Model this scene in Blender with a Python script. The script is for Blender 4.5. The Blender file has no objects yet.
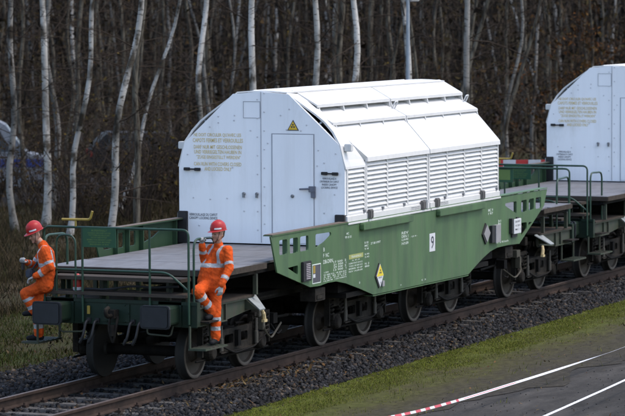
import bpy, math, random
import numpy as np
from mathutils import Vector, Matrix
from mathutils.geometry import tessellate_polygon

random.seed(7)
RNG = np.random.default_rng(11)
scene = bpy.context.scene
col = scene.collection

# ------------------------------------------------------------------ camera, sky, sun, exposure
cam_data = bpy.data.cameras.new("camera")
cam = bpy.data.objects.new("camera", cam_data)
col.objects.link(cam)
cam_data.sensor_width = 36.0
cam_data.lens = 3229.0 / 625.0 * 36.0
cam_data.clip_end = 3000.0
cam_data.clip_start = 0.5
cam_data.dof.use_dof = True
cam_data.dof.focus_distance = 50.0
cam_data.dof.aperture_fstop = 3.2
yaw, pitch, roll = math.radians(23.147), math.radians(3.817), math.radians(-0.217)
fw = Vector((math.cos(pitch) * math.cos(yaw), math.cos(pitch) * math.sin(yaw), -math.sin(pitch)))
rt = Vector((math.sin(yaw), -math.cos(yaw), 0))
upv = rt.cross(fw)
r2 = math.cos(roll) * rt + math.sin(roll) * upv
u2 = -math.sin(roll) * rt + math.cos(roll) * upv
M = Matrix((r2, u2, -fw)).transposed().to_4x4()
M.translation = Vector((-43.032, -21.098, 5.705))
cam.matrix_world = M
scene.camera = cam

SUN_EL, SUN_AZ = math.radians(62), math.radians(165)   # azimuth clockwise from +Y
world = bpy.data.worlds.new("World")
scene.world = world
world.use_nodes = True
nt = world.node_tree
sky = nt.nodes.new("ShaderNodeTexSky")
sky.sky_type = 'NISHITA'
sky.sun_disc = False
sky.sun_elevation = SUN_EL
sky.sun_rotation = SUN_AZ
sky.air_density = 1.0
sky.dust_density = 2.6
sky.ozone_density = 1.0
bg = nt.nodes["Background"]
nt.links.new(sky.outputs[0], bg.inputs[0])
bg.inputs[1].default_value = 0.15

sun_data = bpy.data.lights.new("sun", 'SUN')
sun_data.energy = 0.5
sun_data.angle = math.radians(12)
sun_data.color = (1.0, 0.90, 0.76)
sun = bpy.data.objects.new("sun", sun_data)
col.objects.link(sun)
sd = Vector((math.sin(SUN_AZ) * math.cos(SUN_EL), math.cos(SUN_AZ) * math.cos(SUN_EL), math.sin(SUN_EL)))
sun.rotation_euler = sd.to_track_quat('Z', 'Y').to_euler()

scene.view_settings.view_transform = 'Standard'
scene.view_settings.look = 'None'
scene.view_settings.exposure = 1.47
scene.view_settings.gamma = 1.0

# ------------------------------------------------------------------ materials
def mat(name, c, rough=0.6, metal=0.0, var=0.18, scale=3.0, stretch=(1, 1, 1), c2=None, c2amt=0.5, c2scale=2.0,
        bump=0.0, bscale=30.0, attr=None, spec=0.4, soft=0.12, streak=None, streak_amt=.4, streak_scale=2.0):
    m = bpy.data.materials.new(name)
    m.use_nodes = True
    n, l = m.node_tree.nodes, m.node_tree.links
    b = n["Principled BSDF"]
    b.inputs["Roughness"].default_value = rough
    b.inputs["Metallic"].default_value = metal
    b.inputs["Specular IOR Level"].default_value = spec
    tc = n.new("ShaderNodeTexCoord")
    mp = n.new("ShaderNodeMapping")
    mp.inputs["Scale"].default_value = stretch
    l.new(tc.outputs["Object"], mp.inputs[0])
    nz = n.new("ShaderNodeTexNoise")
    nz.inputs["Scale"].default_value = scale
    nz.inputs["Detail"].default_value = 6
    nz.inputs["Roughness"].default_value = 0.65
    l.new(mp.outputs[0], nz.inputs["Vector"])
    rp = n.new("ShaderNodeValToRGB")
    lo = [max(0, x * (1 - var)) for x in c[:3]] + [1]
    hi = [min(1, x * (1 + var)) for x in c[:3]] + [1]
    rp.color_ramp.elements[0].color = lo
    rp.color_ramp.elements[1].color = hi
    rp.color_ramp.elements[0].position = 0.3
    rp.color_ramp.elements[1].position = 0.7
    l.new(nz.outputs[0], rp.inputs[0])
    out = rp.outputs[0]
    if attr:
        at = n.new("ShaderNodeAttribute")
        at.attribute_name = attr
        mx = n.new("ShaderNodeMix"); mx.data_type = 'RGBA'; mx.blend_type = 'MULTIPLY'
        mx.inputs[0].default_value = 1.0
        l.new(out, mx.inputs[6]); l.new(at.outputs[0], mx.inputs[7])
        out = mx.outputs[2]
    if c2:
        n2 = n.new("ShaderNodeTexNoise")
        n2.inputs["Scale"].default_value = c2scale
        n2.inputs["Detail"].default_value = 8
        n2.inputs["Roughness"].default_value = 0.7
        l.new(mp.outputs[0], n2.inputs["Vector"])
        r2_ = n.new("ShaderNodeValToRGB")
        r2_.color_ramp.elements[0].position = max(0, 1 - c2amt - soft)
        r2_.color_ramp.elements[1].position = min(1, 1 - c2amt + soft)
        l.new(n2.outputs[0], r2_.inputs[0])
        mx = n.new("ShaderNodeMix"); mx.data_type = 'RGBA'
        l.new(r2_.outputs[0], mx.inputs[0])
        l.new(out, mx.inputs[6])
        mx.inputs[7].default_value = list(c2[:3]) + [1]
        out = mx.outputs[2]
    if streak:   # run-off streaks and scuffs of old paint
        m4 = n.new("ShaderNodeMapping"); m4.inputs["Scale"].default_value = (4.5, 4.5, .22)
        l.new(tc.outputs["Object"], m4.inputs[0])
        n4 = n.new("ShaderNodeTexNoise"); n4.inputs["Scale"].default_value = streak_scale; n4.inputs["Detail"].default_value = 9; n4.inputs["Roughness"].default_value = .75
        l.new(m4.outputs[0], n4.inputs["Vector"])
        r4 = n.new("ShaderNodeValToRGB"); r4.color_ramp.elements[0].position = .50; r4.color_ramp.elements[1].position = .78
        r4.color_ramp.elements[1].color = (streak_amt, streak_amt, streak_amt, 1)
        l.new(n4.outputs[0], r4.inputs[0])
        mx = n.new("ShaderNodeMix"); mx.data_type = 'RGBA'
        l.new(r4.outputs[0], mx.inputs[0]); l.new(out, mx.inputs[6]); mx.inputs[7].default_value = list(streak[:3]) + [1]
        out = mx.outputs[2]
    l.new(out, b.inputs["Base Color"])
    if bump:
        n3 = n.new("ShaderNodeTexNoise")
        n3.inputs["Scale"].default_value = bscale
        n3.inputs["Detail"].default_value = 5
        l.new(mp.outputs[0], n3.inputs["Vector"])
        bp = n.new("ShaderNodeBump")
        bp.inputs["Strength"].default_value = bump
        bp.inputs["Distance"].default_value = 0.02
        l.new(n3.outputs[0], bp.inputs["Height"])
        l.new(bp.outputs[0], b.inputs["Normal"])
    return m

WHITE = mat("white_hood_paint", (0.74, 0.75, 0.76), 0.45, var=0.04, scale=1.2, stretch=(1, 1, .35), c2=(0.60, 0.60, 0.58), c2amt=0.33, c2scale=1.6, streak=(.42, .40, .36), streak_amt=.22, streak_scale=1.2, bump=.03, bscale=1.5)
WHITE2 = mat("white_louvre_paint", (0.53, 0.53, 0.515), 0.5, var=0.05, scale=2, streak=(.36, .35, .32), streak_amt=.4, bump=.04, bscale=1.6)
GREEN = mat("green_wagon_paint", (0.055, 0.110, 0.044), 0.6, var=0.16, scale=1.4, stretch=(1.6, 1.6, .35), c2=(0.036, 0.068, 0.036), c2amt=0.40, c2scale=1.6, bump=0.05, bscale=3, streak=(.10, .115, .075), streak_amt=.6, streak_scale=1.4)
GREEN_D = mat("shade_dark_green", (0.009, 0.020, 0.012), 0.5, var=0.2, scale=3, c2=(0.02, 0.022, 0.015), c2amt=0.38, c2scale=5, spec=.25)  # green darkened to hold the dimness of the unlit end parts
GREEN_I = mat("far_girder_green", (0.024, 0.054, 0.027), 0.6, var=0.2, scale=2, stretch=(1.6, 1.6, .35), c2=(0.03, 0.045, 0.027), c2amt=0.4, spec=.2)  # deeper green than the near girder, used on the far one
GREEN_G = mat("grimy_green_paint", (0.036, 0.047, 0.030), 0.65, var=0.25, scale=4, c2=(0.04, 0.033, 0.026), c2amt=0.45, c2scale=4, spec=.25)
GRIME = mat("brake_dust_black", (0.007, 0.0065, 0.006), 0.8, var=0.35, scale=6, c2=(0.014, 0.0115, 0.009), c2amt=0.42, c2scale=5, bump=.2, spec=.1)
GRIME_L = mat("grey_brown_grime", (0.026, 0.0225, 0.018), 0.8, var=0.4, scale=5, c2=(0.009, 0.008, 0.007), c2amt=0.5, c2scale=6, bump=.2, spec=.1)
WHEEL = mat("wheel_steel", (0.042, 0.035, 0.029), 0.6, 0.2, var=0.25, scale=8, spec=.1)
TREAD = mat("wheel_tread_steel", (0.08, 0.08, 0.085), 0.35, 0.8, var=0.2, scale=8)
RUST = mat("rail_rust", (0.034, 0.0235, 0.019), 0.85, var=0.4, scale=7, c2=(0.018, 0.0145, 0.0125), c2amt=.4, spec=.1)
RAILTOP = mat("rail_head_steel", (0.075, 0.055, 0.047), 0.6, 0.1, var=0.25, scale=8)
CONC = mat("sleeper_concrete", (0.085, 0.082, 0.078), 0.9, var=0.3, scale=5, c2=(0.05, 0.045, 0.04), c2amt=0.45, c2scale=4, bump=.3, spec=.1)
DECK = mat("deck_grey", (0.125, 0.125, 0.130), 0.6, var=0.18, scale=2, stretch=(.6, 2, 1), c2=(0.085, 0.078, 0.072), c2amt=0.4, c2scale=3, spec=.25)
WOOD = mat("weathered_plank", (0.050, 0.041, 0.033), 0.85, var=0.35, scale=4, stretch=(4, .6, 4), c2=(0.03, 0.025, 0.02), c2amt=.4, spec=.1)
BLACK = mat("black_rubber", (0.014, 0.014, 0.015), 0.6, var=0.2, scale=8)
BUFF = mat("buffer_face", (0.008, 0.0095, 0.0125), 0.5, var=0.3, scale=6)
YEL = mat("yellow_paint", (0.26, 0.185, 0.03), 0.5, var=0.15, scale=8)
YTXT = mat("ochre_lettering", (0.58, 0.455, 0.19), 0.6, var=0.12, scale=12)
BTXT = mat("black_lettering", (0.03, 0.035, 0.05), 0.6, var=0.05)
WTXT = mat("white_lettering", (0.52, 0.58, 0.52), 0.6, var=0.15, scale=12)
SIGN_TXT = mat("faded_sign_lettering", (0.10, 0.16, 0.04), 0.6, var=0.1)
SIGNG = mat("sign_green", (0.012, 0.060, 0.026), 0.45, var=0.1)
PLATE_W = mat("white_plate", (0.50, 0.51, 0.52), 0.45, var=0.08, scale=6)
PLATE_G = mat("grey_plate", (0.22, 0.215, 0.22), 0.5, var=0.12, scale=6)
SLATE = mat("slate_panel", (0.055, 0.055, 0.065), 0.6, var=0.15, scale=8)
OLIVE = mat("olive_label", (0.26, 0.28, 0.09), 0.6, var=0.1, scale=8)
RED = mat("red_paint", (0.42, 0.04, 0.035), 0.4, var=0.12, scale=8)
STEEL = mat("galvanised_steel", (0.24, 0.27, 0.30), 0.5, 0.3, var=0.15, scale=6)
BRACKET_LIT = mat("skylit_bracket_grey", (0.20, 0.215, 0.21), 0.6, var=0.25, scale=6)  # bracket grey, lightened to carry sky light on its sloping top
CREAM = mat("cream_coupling", (0.42, 0.33, 0.17), 0.6, var=0.2, scale=10)
DARK_GREY = mat("dark_grey", (0.16, 0.165, 0.175), 0.6, var=0.1)  # dark grey of the added hood light block and the drain stops

# ------------------------------------------------------------------ helpers
def tag(o, label=None, cat=None, group=None, kind=None):
    if label: o["label"] = label
    if cat: o["category"] = cat
    if group: o["group"] = group
    if kind: o["kind"] = kind
    return o

def empty(name, loc=(0, 0, 0), label=None, cat=None, group=None, kind=None, parent=None):
    o = bpy.data.objects.new(name, None)
    o.location = loc
    o.empty_display_size = 0.2
    col.objects.link(o)
    if parent: o.parent = parent
    return tag(o, label, cat, group, kind)

def rounded(pts, r, n=5):
    pts = [Vector(p) for p in pts]
    out = [pts[0]]
    for a, b, c in zip(pts, pts[1:], pts[2:]):
        d1, d2 = (a - b), (c - b)
        k = min(r, d1.length * .49, d2.length * .49)
        p1, p2 = b + d1.normalized() * k, b + d2.normalized() * k
        for i in range(n + 1):
            t = i / n
            out.append((1 - t) ** 2 * p1 + 2 * t * (1 - t) * b + t * t * p2)
    out.append(pts[-1])
    return out

class MB:
    def __init__(s):
        s.v, s.f, s.m = [], [], []
    def add(s, vs, fs, mi=0):
        k = len(s.v)
        s.v += [tuple(p) for p in vs]
        s.f += [tuple(k + i for i in f) for f in fs]
        s.m += [mi] * len(fs)
        return s
    def box(s, x0, x1, y0, y1, z0, z1, mi=0):
        x0, x1 = sorted((x0, x1)); y0, y1 = sorted((y0, y1)); z0, z1 = sorted((z0, z1))
        vs = [(x, y, z) for x in (x0, x1) for y in (y0, y1) for z in (z0, z1)]
        return s.add(vs, [(0, 1, 3, 2), (4, 6, 7, 5), (0, 4, 5, 1), (2, 3, 7, 6), (0, 2, 6, 4), (1, 5, 7, 3)], mi)
    def prism(s, poly, axis, a, b, mi=0, holes=()):
        """polygon (2d) extruded along axis between a and b; holes are 2d polygons"""
        def to3(p, t):
            return {'x': (t, p[0], p[1]), 'y': (p[0], t, p[1]), 'z': (p[0], p[1], t)}[axis]
        loops = [list(poly)] + [list(h) for h in holes]
        flat = [p for lp in loops for p in lp]
        n = len(flat)
        tris = tessellate_polygon([[Vector((p[0], p[1], 0)) for p in lp] for lp in loops])
        vs = [to3(p, a) for p in flat] + [to3(p, b) for p in flat]
        if not holes:
            fs = [tuple(range(n)), tuple(range(2 * n - 1, n - 1, -1))]
        else:
            fs = [tuple(t) for t in tris] + [tuple(i + n for i in reversed(t)) for t in tris]
        k = 0
        for lp in loops:
            c = len(lp)
            for i in range(c):
                j = (i + 1) % c
                fs.append((k + j, k + i, k + i + n, k + j + n))
            k += c
        return s.add(vs, fs, mi)
    def tube(s, pts, r, n=8, mi=0, r_end=None, cap=True):
        pts = [Vector(p) for p in pts]
        m = len(pts)
        rs = r if isinstance(r, (list, tuple)) else [r + ((r_end if r_end is not None else r) - r) * i / max(1, m - 1) for i in range(m)]
        vs, fs = [], []
        d0 = (pts[1] - pts[0]).normalized()
        ref = Vector((0, 0, 1)) if abs(d0.z) < .9 else Vector((1, 0, 0))
        a = d0.cross(ref).normalized()
        for i, p in enumerate(pts):
            d = (pts[min(i + 1, m - 1)] - pts[max(i - 1, 0)]).normalized()
            a = (a - d * a.dot(d)).normalized()
            b = d.cross(a)
            for j in range(n):
                t = 2 * math.pi * j / n
                vs.append(p + (a * math.cos(t) + b * math.sin(t)) * rs[i])
        for i in range(m - 1):
            for j in range(n):
                k = (j + 1) % n
                fs.append((i * n + j, i * n + k, (i + 1) * n + k, (i + 1) * n + j))
        if cap:
            fs.append(tuple(range(n - 1, -1, -1)))
            fs.append(tuple((m - 1) * n + j for j in range(n)))
        return s.add(vs, fs, mi)
    def lathe(s, prof, c, axis='y', n=24, mi=0, cap=True):
        """prof: (radius, offset along axis)"""
        vs, fs = [], []
        m = len(prof)
        for (r, t) in prof:
            for j in range(n):
                a = 2 * math.pi * j / n
                p = {'y': (r * math.cos(a), t, r * math.sin(a)), 'z': (r * math.cos(a), r * math.sin(a), t), 'x': (t, r * math.cos(a), r * math.sin(a))}[axis]
                vs.append((c[0] + p[0], c[1] + p[1], c[2] + p[2]))
        for i in range(m - 1):
            for j in range(n):
                k = (j + 1) % n
                fs.append((i * n + j, i * n + k, (i + 1) * n + k, (i + 1) * n + j))
        if cap:
            fs.append(tuple(range(n)))
            fs.append(tuple((m - 1) * n + j for j in reversed(range(n))))
        return s.add(vs, fs, mi)
    def strip(s, prof, x0, x1, t, mi=0, side=1):
        """sheet with a (y,z) profile running along x; t = thickness towards the inside (side picks the side)"""
        n = len(prof)
        x0 = x0 if isinstance(x0, (list, tuple)) else [x0] * n
        x1 = x1 if isinstance(x1, (list, tuple)) else [x1] * n
        inn = []
        for i in range(n):
            a, b = prof[max(0, i - 1)], prof[min(n - 1, i + 1)]
            dy, dz = b[0] - a[0], b[1] - a[1]
            L = math.hypot(dy, dz)
            inn.append((prof[i][0] - side * dz / L * t, prof[i][1] + side * dy / L * t))
        vs = [(x0[i], *prof[i]) for i in range(n)] + [(x1[i], *prof[i]) for i in range(n)] + \
             [(x0[i], *inn[i]) for i in range(n)] + [(x1[i], *inn[i]) for i in range(n)]
        fs = []
        for i in range(n - 1):
            fs += [(i, i + 1, n + i + 1, n + i), (2 * n + i + 1, 2 * n + i, 3 * n + i, 3 * n + i + 1),
                   (i + 1, i, 2 * n + i, 2 * n + i + 1), (n + i, n + i + 1, 3 * n + i + 1, 3 * n + i)]
        fs += [(0, n, 3 * n, 2 * n), (2 * n - 1, n - 1, 3 * n - 1, 4 * n - 1)]
        return s.add(vs, fs, mi)
    def islands(s):
        par = list(range(len(s.v)))
        def find(a):
            while par[a] != a: par[a] = par[par[a]]; a = par[a]
            return a
        for f in s.f:
            for q in f[1:]: par[find(q)] = find(f[0])
        out = {}
        for f, m_ in zip(s.f, s.m): out.setdefault(find(f[0]), []).append((f, m_))
        res = []
        for fl in out.values():
            used = sorted({i for f, _ in fl for i in f}); ix = {a: b for b, a in enumerate(used)}
            b = MB(); b.v = [s.v[i] for i in used]; b.f = [tuple(ix[i] for i in f) for f, _ in fl]; b.m = [m_ for _, m_ in fl]
            res.append(b)
        return res
    def build(s, name, mats, parent=None, smooth=False, bevel=0.0, mirror=None, offset=None, split=False):
        if split:
            return [b.build(name, mats, parent, smooth, bevel, mirror, offset) for b in s.islands()]
        vs, fs = s.v, s.f
        if offset:
            vs = [(x + offset[0], y + offset[1], z + offset[2]) for x, y, z in vs]
        if mirror is not None:
            vs = [(2 * mirror - x, y, z) for x, y, z in vs]
        me = bpy.data.meshes.new(name)
        me.from_pydata(vs, [], fs)
        import bmesh
        bm = bmesh.new(); bm.from_mesh(me)
        bmesh.ops.recalc_face_normals(bm, faces=bm.faces)
        if bevel:
            es = [e for e in bm.edges if len(e.link_faces) == 2 and e.calc_face_angle(0) > .6]
            bmesh.ops.bevel(bm, geom=es, offset=bevel, segments=2, affect='EDGES', clamp_overlap=True)
        bm.to_mesh(me); bm.free()
        if not isinstance(mats, (list, tuple)): mats = [mats]
        for q in mats: me.materials.append(q)
        if len(mats) > 1 and not bevel:
            me.polygons.foreach_set("material_index", s.m)
        if smooth:
            me.polygons.foreach_set("use_smooth", [True] * len(me.polygons))
            if hasattr(me, "set_sharp_from_angle"): me.set_sharp_from_angle(angle=math.radians(40))
        o = bpy.data.objects.new(name, me)
        col.objects.link(o)
        if parent: o.parent = parent
        return o

def inst(o, parent, loc=(0, 0, 0), rot=None, scale=None):
    c = o.copy()
    col.objects.link(c)
    c.parent = parent
    c.location = loc
    if rot: c.rotation_euler = rot
    if scale: c.scale = scale
    return c

def copy_tree(o, parent=None, skip=lambda q: False):
    c = o.copy()
    col.objects.link(c)
    c.parent = parent
    for ch in list(o.children):
        if not skip(ch): copy_tree(ch, c, skip)
    return c

_glyph = {}
def text_mesh(body):
    if body in _glyph: return _glyph[body]
    cu = bpy.data.curves.new("lettering", 'FONT')
    cu.body = body
    cu.resolution_u = 2
    cu.align_x = 'LEFT'
    cu.offset = 0.007
    o = bpy.data.objects.new("lettering", cu)
    col.objects.link(o)
    dg = bpy.context.evaluated_depsgraph_get()
    me = bpy.data.meshes.new_from_object(o.evaluated_get(dg))
    bpy.data.objects.remove(o); bpy.data.curves.remove(cu)
    n = len(me.vertices)
    co = np.zeros(n * 3); me.vertices.foreach_get("co", co); co = co.reshape(-1, 3)[:, :2]
    lo, hi = co.min(0), co.max(0)
    co = (co - lo) / np.maximum(hi - lo, 1e-6)
    fs = [tuple(p.vertices) for p in me.polygons]
    bpy.data.meshes.remove(me)
    _glyph[body] = (co, fs)
    return _glyph[body]

def text(body, face, at, a0, a1, z0, z1, m, parent, name="lettering"):
    """face '-x': reads on a wall facing -x, a0 (left) > a1 in y.  face '-y': wall facing -y, a0<a1 in x."""
    co, fs = text_mesh(body)
    a = a0 + (a1 - a0) * co[:, 0]; z = z0 + (z1 - z0) * co[:, 1]
    vs = [((at, p, q) if face == '-x' else (p, at, q)) for p, q in zip(a, z)]
    me = bpy.data.meshes.new(name)
    me.from_pydata(vs, [], fs)
    me.materials.append(m)
    o = bpy.data.objects.new(name, me)
    col.objects.link(o)
    if parent: o.parent = parent
    return o

def np_mesh(name, verts, faces, mats, tint=None, kind=None, label=None, parent=None):
    """verts (N,3), faces (F,k) arrays; tint = per-vertex rgb"""
    me = bpy.data.meshes.new(name)
    nv, nf, k = len(verts), len(faces), faces.shape[1]
    me.vertices.add(nv); me.vertices.foreach_set("co", np.ascontiguousarray(verts, dtype=np.float32).ravel())
    me.loops.add(nf * k); me.loops.foreach_set("vertex_index", np.ascontiguousarray(faces, dtype=np.int32).ravel())
    me.polygons.add(nf)
    me.polygons.foreach_set("loop_start", np.arange(0, nf * k, k, dtype=np.int32))
    me.polygons.foreach_set("loop_total", np.full(nf, k, dtype=np.int32))
    if tint is not None:
        at = me.attributes.new("tint", 'FLOAT_COLOR', 'POINT')
        at.data.foreach_set("color", np.concatenate([tint, np.ones((nv, 1))], 1).astype(np.float32).ravel())
    me.update(calc_edges=True)
    me.materials.append(mats)
    o = bpy.data.objects.new(name, me)
    col.objects.link(o)
    if parent: o.parent = parent
    return tag(o, label, None, None, kind)

# ------------------------------------------------------------------ ground
FOREST = mat("forest_litter", (0.040, 0.030, 0.017), 0.95, var=0.4, scale=1.2, c2=(0.022, 0.025, 0.009), c2amt=0.42, c2scale=.25, bump=.4, bscale=8, spec=.06)
VERGE = mat("mossy_verge", (0.062, 0.088, 0.014), 0.95, var=0.35, scale=2.5, stretch=(.6, 1, 1), c2=(0.048, 0.056, 0.018), c2amt=0.40, c2scale=.9, bump=.5, bscale=25, spec=.06)
MUD = mat("muddy_edge", (0.044, 0.038, 0.027), 0.95, var=0.3, scale=3, stretch=(.5, 1, 1), c2=(0.040, 0.048, 0.014), c2amt=0.46, c2scale=1.1, bump=.5, bscale=25, spec=.06)
ROAD = mat("worn_asphalt", (0.056, 0.052, 0.047), 0.9, var=0.32, scale=2.2, stretch=(.45, 1.2, 1), c2=(0.019, 0.018, 0.0165), c2amt=0.44, c2scale=1.5, soft=.2, bump=.5, bscale=22, spec=.06)
MEADOW = mat("damp_meadow", (0.025, 0.030, 0.008), 0.95, var=0.4, scale=2, c2=(0.038, 0.028, 0.015), c2amt=0.45, c2scale=.6, bump=.5, bscale=15, spec=.06)
BALL = mat("ballast_bed", (0.014, 0.014, 0.015), 0.95, var=0.5, scale=14, bump=.8, bscale=30, spec=.06)
STONE = mat("ballast_stone", (0.019, 0.019, 0.020), 0.8, var=0.3, scale=6, attr="tint", spec=.06)
GRASS = mat("grass_blades", (0.5, 0.5, 0.5), 0.8, var=0.1, attr="tint", spec=.05)
LEAFM = mat("leaf_matter", (0.5, 0.5, 0.5), 0.8, var=0.1, attr="tint", spec=.05)
LANE = mat("lane_asphalt", (0.020, 0.019, 0.019), 0.9, var=.2, scale=1, spec=.06)

def hgt(x, y):
    d = (x + 43) * .92 + (y + 21) * .39
    z = -0.33
    if y > 7:
        k = min(1, (y - 7) / 8)
        z += k * (.03 * math.sin(x * .31 + y * .17) + .03 * math.sin(x * .13 - y * .41))
    if d > 175:
        t = min(1, (d - 175) / 120)
        z += 16 * t * t * (3 - 2 * t)
    return z

xs = list(range(-1500, -120, 230)) + list(range(-120, 420, 6)) + list(range(420, 2600, 250))
ys = list(range(-1500, -90, 200)) + list(range(-90, 330, 6)) + list(range(330, 2200, 250))
gv = np.array([(x, y, hgt(x, y)) for y in ys for x in xs])
nx = len(xs)
gf = np.array([(j * nx + i, j * nx + i + 1, (j + 1) * nx + i + 1, (j + 1) * nx + i) for j in range(len(ys) - 1) for i in range(nx - 1)])
np_mesh("ground", gv, gf, FOREST, kind="structure")

def wavy_sheet(name, y0, y1, z, m, x0=-70, x1=150, a0=.12, a1=.12, step=.4, seed=1):
    r = np.random.default_rng(seed)
    X = np.arange(x0, x1, step)
    def wob(a):
        w = sum(a / (k + 1) * np.sin(X * (0.35 * (k + 1) ** 1.4) + r.uniform(0, 6)) for k in range(5))
        return w + r.normal(0, a * .25, len(X))
    A, B = y0 + wob(a0), y1 + wob(a1)
    n = len(X)
    v = np.concatenate([np.stack([X, A, 0 * X + z], 1), np.stack([X, B, 0 * X + z], 1)])
    f = np.array([(i, i + 1, n + i + 1, n + i) for i in range(n - 1)])
    return np_mesh(name, v, f, m, kind="structure")

def verge_mat():
    m = bpy.data.materials.new("verge_moss_to_mud"); m.use_nodes = True
    n, l = m.node_tree.nodes, m.node_tree.links
    b = n["Principled BSDF"]; b.inputs["Roughness"].default_value = .95; b.inputs["Specular IOR Level"].default_value = .06
    tc = n.new("ShaderNodeTexCoord"); sp = n.new("ShaderNodeSeparateXYZ"); l.new(tc.outputs["Object"], sp.inputs[0])
    mp = n.new("ShaderNodeMapping"); mp.inputs["Scale"].default_value = (.55, 1, 1); l.new(tc.outputs["Object"], mp.inputs[0])
    def nz(sc, det=8):
        z = n.new("ShaderNodeTexNoise"); z.inputs["Scale"].default_value = sc; z.inputs["Detail"].default_value = det; z.inputs["Roughness"].default_value = .7
        l.new(mp.outputs[0], z.inputs["Vector"]); return z.outputs[0]
    def math_(op, a, b_):
        q = n.new("ShaderNodeMath"); q.operation = op
        for i, v in enumerate((a, b_)):
            if isinstance(v, (int, float)): q.inputs[i].default_value = v
            else: l.new(v, q.inputs[i])
        return q.outputs[0]
    # distance from the ballast foot, made ragged by noise
    t = math_('DIVIDE', math_('SUBTRACT', -1.65, sp.outputs[1]), 3.7)
    t = math_('ADD', t, math_('MULTIPLY', math_('SUBTRACT', nz(.9), .5), 1.0))
    t = math_('ADD', t, math_('MULTIPLY', math_('SUBTRACT', nz(6.0), .5), .35))
    r = n.new("ShaderNodeValToRGB")
    e = r.color_ramp.elements
    e[0].position, e[0].color = .0, (.078, .094, .015, 1)
    e[1].position, e[1].color = 1.0, (.042, .039, .035, 1)
    for ps, c in ((.25, (.064, .072, .018, 1)), (.50, (.054, .050, .024, 1)), (.75, (.046, .041, .031, 1))):
        q = e.new(ps); q.color = c
    l.new(t, r.inputs[0])
    mx = n.new("ShaderNodeMix"); mx.data_type = 'RGBA'; mx.blend_type = 'MULTIPLY'; mx.inputs[0].default_value = 1
    r2 = n.new("ShaderNodeValToRGB"); r2.color_ramp.elements[0].position, r2.color_ramp.elements[1].position = .3, .7
    r2.color_ramp.elements[0].color, r2.color_ramp.elements[1].color = (.55, .55, .55, 1), (1.25, 1.25, 1.25, 1)
    l.new(nz(9.0), r2.inputs[0]); l.new(r.outputs[0], mx.inputs[6]); l.new(r2.outputs[0], mx.inputs[7]); l.new(mx.outputs[2], b.inputs["Base Color"])
    bp = n.new("ShaderNodeBump"); bp.inputs["Strength"].default_value = .6; bp.inputs["Distance"].default_value = .02
    l.new(nz(24.0), bp.inputs["Height"]); l.new(bp.outputs[0], b.inputs["Normal"])
    return m
wavy_sheet("grass_verge", -5.0, -1.7, -0.314, verge_mat(), seed=2, a0=.35, a1=.05)
wavy_sheet("road", -16.0, -4.0, -0.322, ROAD, seed=3, a0=.3, a1=.2)
wavy_sheet("meadow", 3.0, 8.3, -0.316, MEADOW, seed=5, a0=.3, a1=1.0)

# a lane through the wood behind the left trees
lv_, lf_ = [], []
for i, x in enumerate(np.arange(20, 124, 3.0)):
    c = 25 + max(0, x - 60) * .16
    for q in (-2.6, 0, 2.6): lv_.append((x, c + q, hgt(x, c + q) + .03))
nl_ = len(lv_) // 3
for i in range(nl_ - 1):
    for k in range(2): lf_.append((i * 3 + k, i * 3 + k + 3, i * 3 + k + 4, i * 3 + k + 1))
np_mesh("forest_lane", np.array(lv_), np.array(lf_), LANE, kind="structure")

# ballast bed: a swept section along the track
prof = [(-2.05, -.34), (-1.78, -.27), (-1.5, -.215), (-.8, -.215), (0, -.225), (.8, -.215), (1.6, -.22), (2.6, -.27), (3.7, -.335)]
X = np.arange(-60, 140, 2.0)
bv = np.array([(x, y, z) for x in X for y, z in prof]); k = len(prof)
bf = np.array([(i * k + j, (i + 1) * k + j, (i + 1) * k + j + 1, i * k + j + 1) for i in range(len(X) - 1) for j in range(k - 1)])
np_mesh("ballast_bed", bv, bf, BALL, kind="structure")

def ballast_z(y):
    return np.interp(y, [p[0] for p in prof], [p[1] for p in prof])

def stones(n, x0, x1, y0, y1, rmin, rmax):
    x = RNG.uniform(x0, x1, n); y = RNG.uniform(y0, y1, n)
    r = RNG.uniform(rmin, rmax, n)
    z = ballast_z(y) + r * RNG.uniform(-.1, .7, n)
    base = np.array([(a, b, c) for a in (-1, 1) for b in (-1, 1) for c in (-1, 1)], float) / 1.5
    v = base[None] * RNG.uniform(.45, 1.25, (n, 8, 3))
    # random rotation
    q = RNG.normal(size=(n, 4)); q /= np.linalg.norm(q, axis=1)[:, None]
    w, a, b, c = q.T
    R = np.stack([np.stack([1 - 2 * (b * b + c * c), 2 * (a * b - w * c), 2 * (a * c + w * b)], -1),
                  np.stack([2 * (a * b + w * c), 1 - 2 * (a * a + c * c), 2 * (b * c - w * a)], -1),
                  np.stack([2 * (a * c - w * b), 2 * (b * c + w * a), 1 - 2 * (a * a + b * b)], -1)], 1)
    v = np.einsum('nij,nkj->nki', R, v) * r[:, None, None] + np.stack([x, y, z], 1)[:, None]
    f = np.array([(0, 1, 3), (0, 3, 2), (4, 6, 7), (4, 7, 5), (0, 4, 5), (0, 5, 1), (2, 3, 7), (2, 7, 6), (0, 2, 6), (0, 6, 4), (1, 5, 7), (1, 7, 3)])
    F = (f[None] + (np.arange(n) * 8)[:, None, None]).reshape(-1, 3)
    g = RNG.lognormal(0, .42, n)
    warm = RNG.random(n) < .14
    t = np.stack([g, g, g], 1); t[warm] *= np.array([1.9, 1.5, 1.1])
    return v.reshape(-1, 3), F, np.repeat(t, 8, 0)

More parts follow.
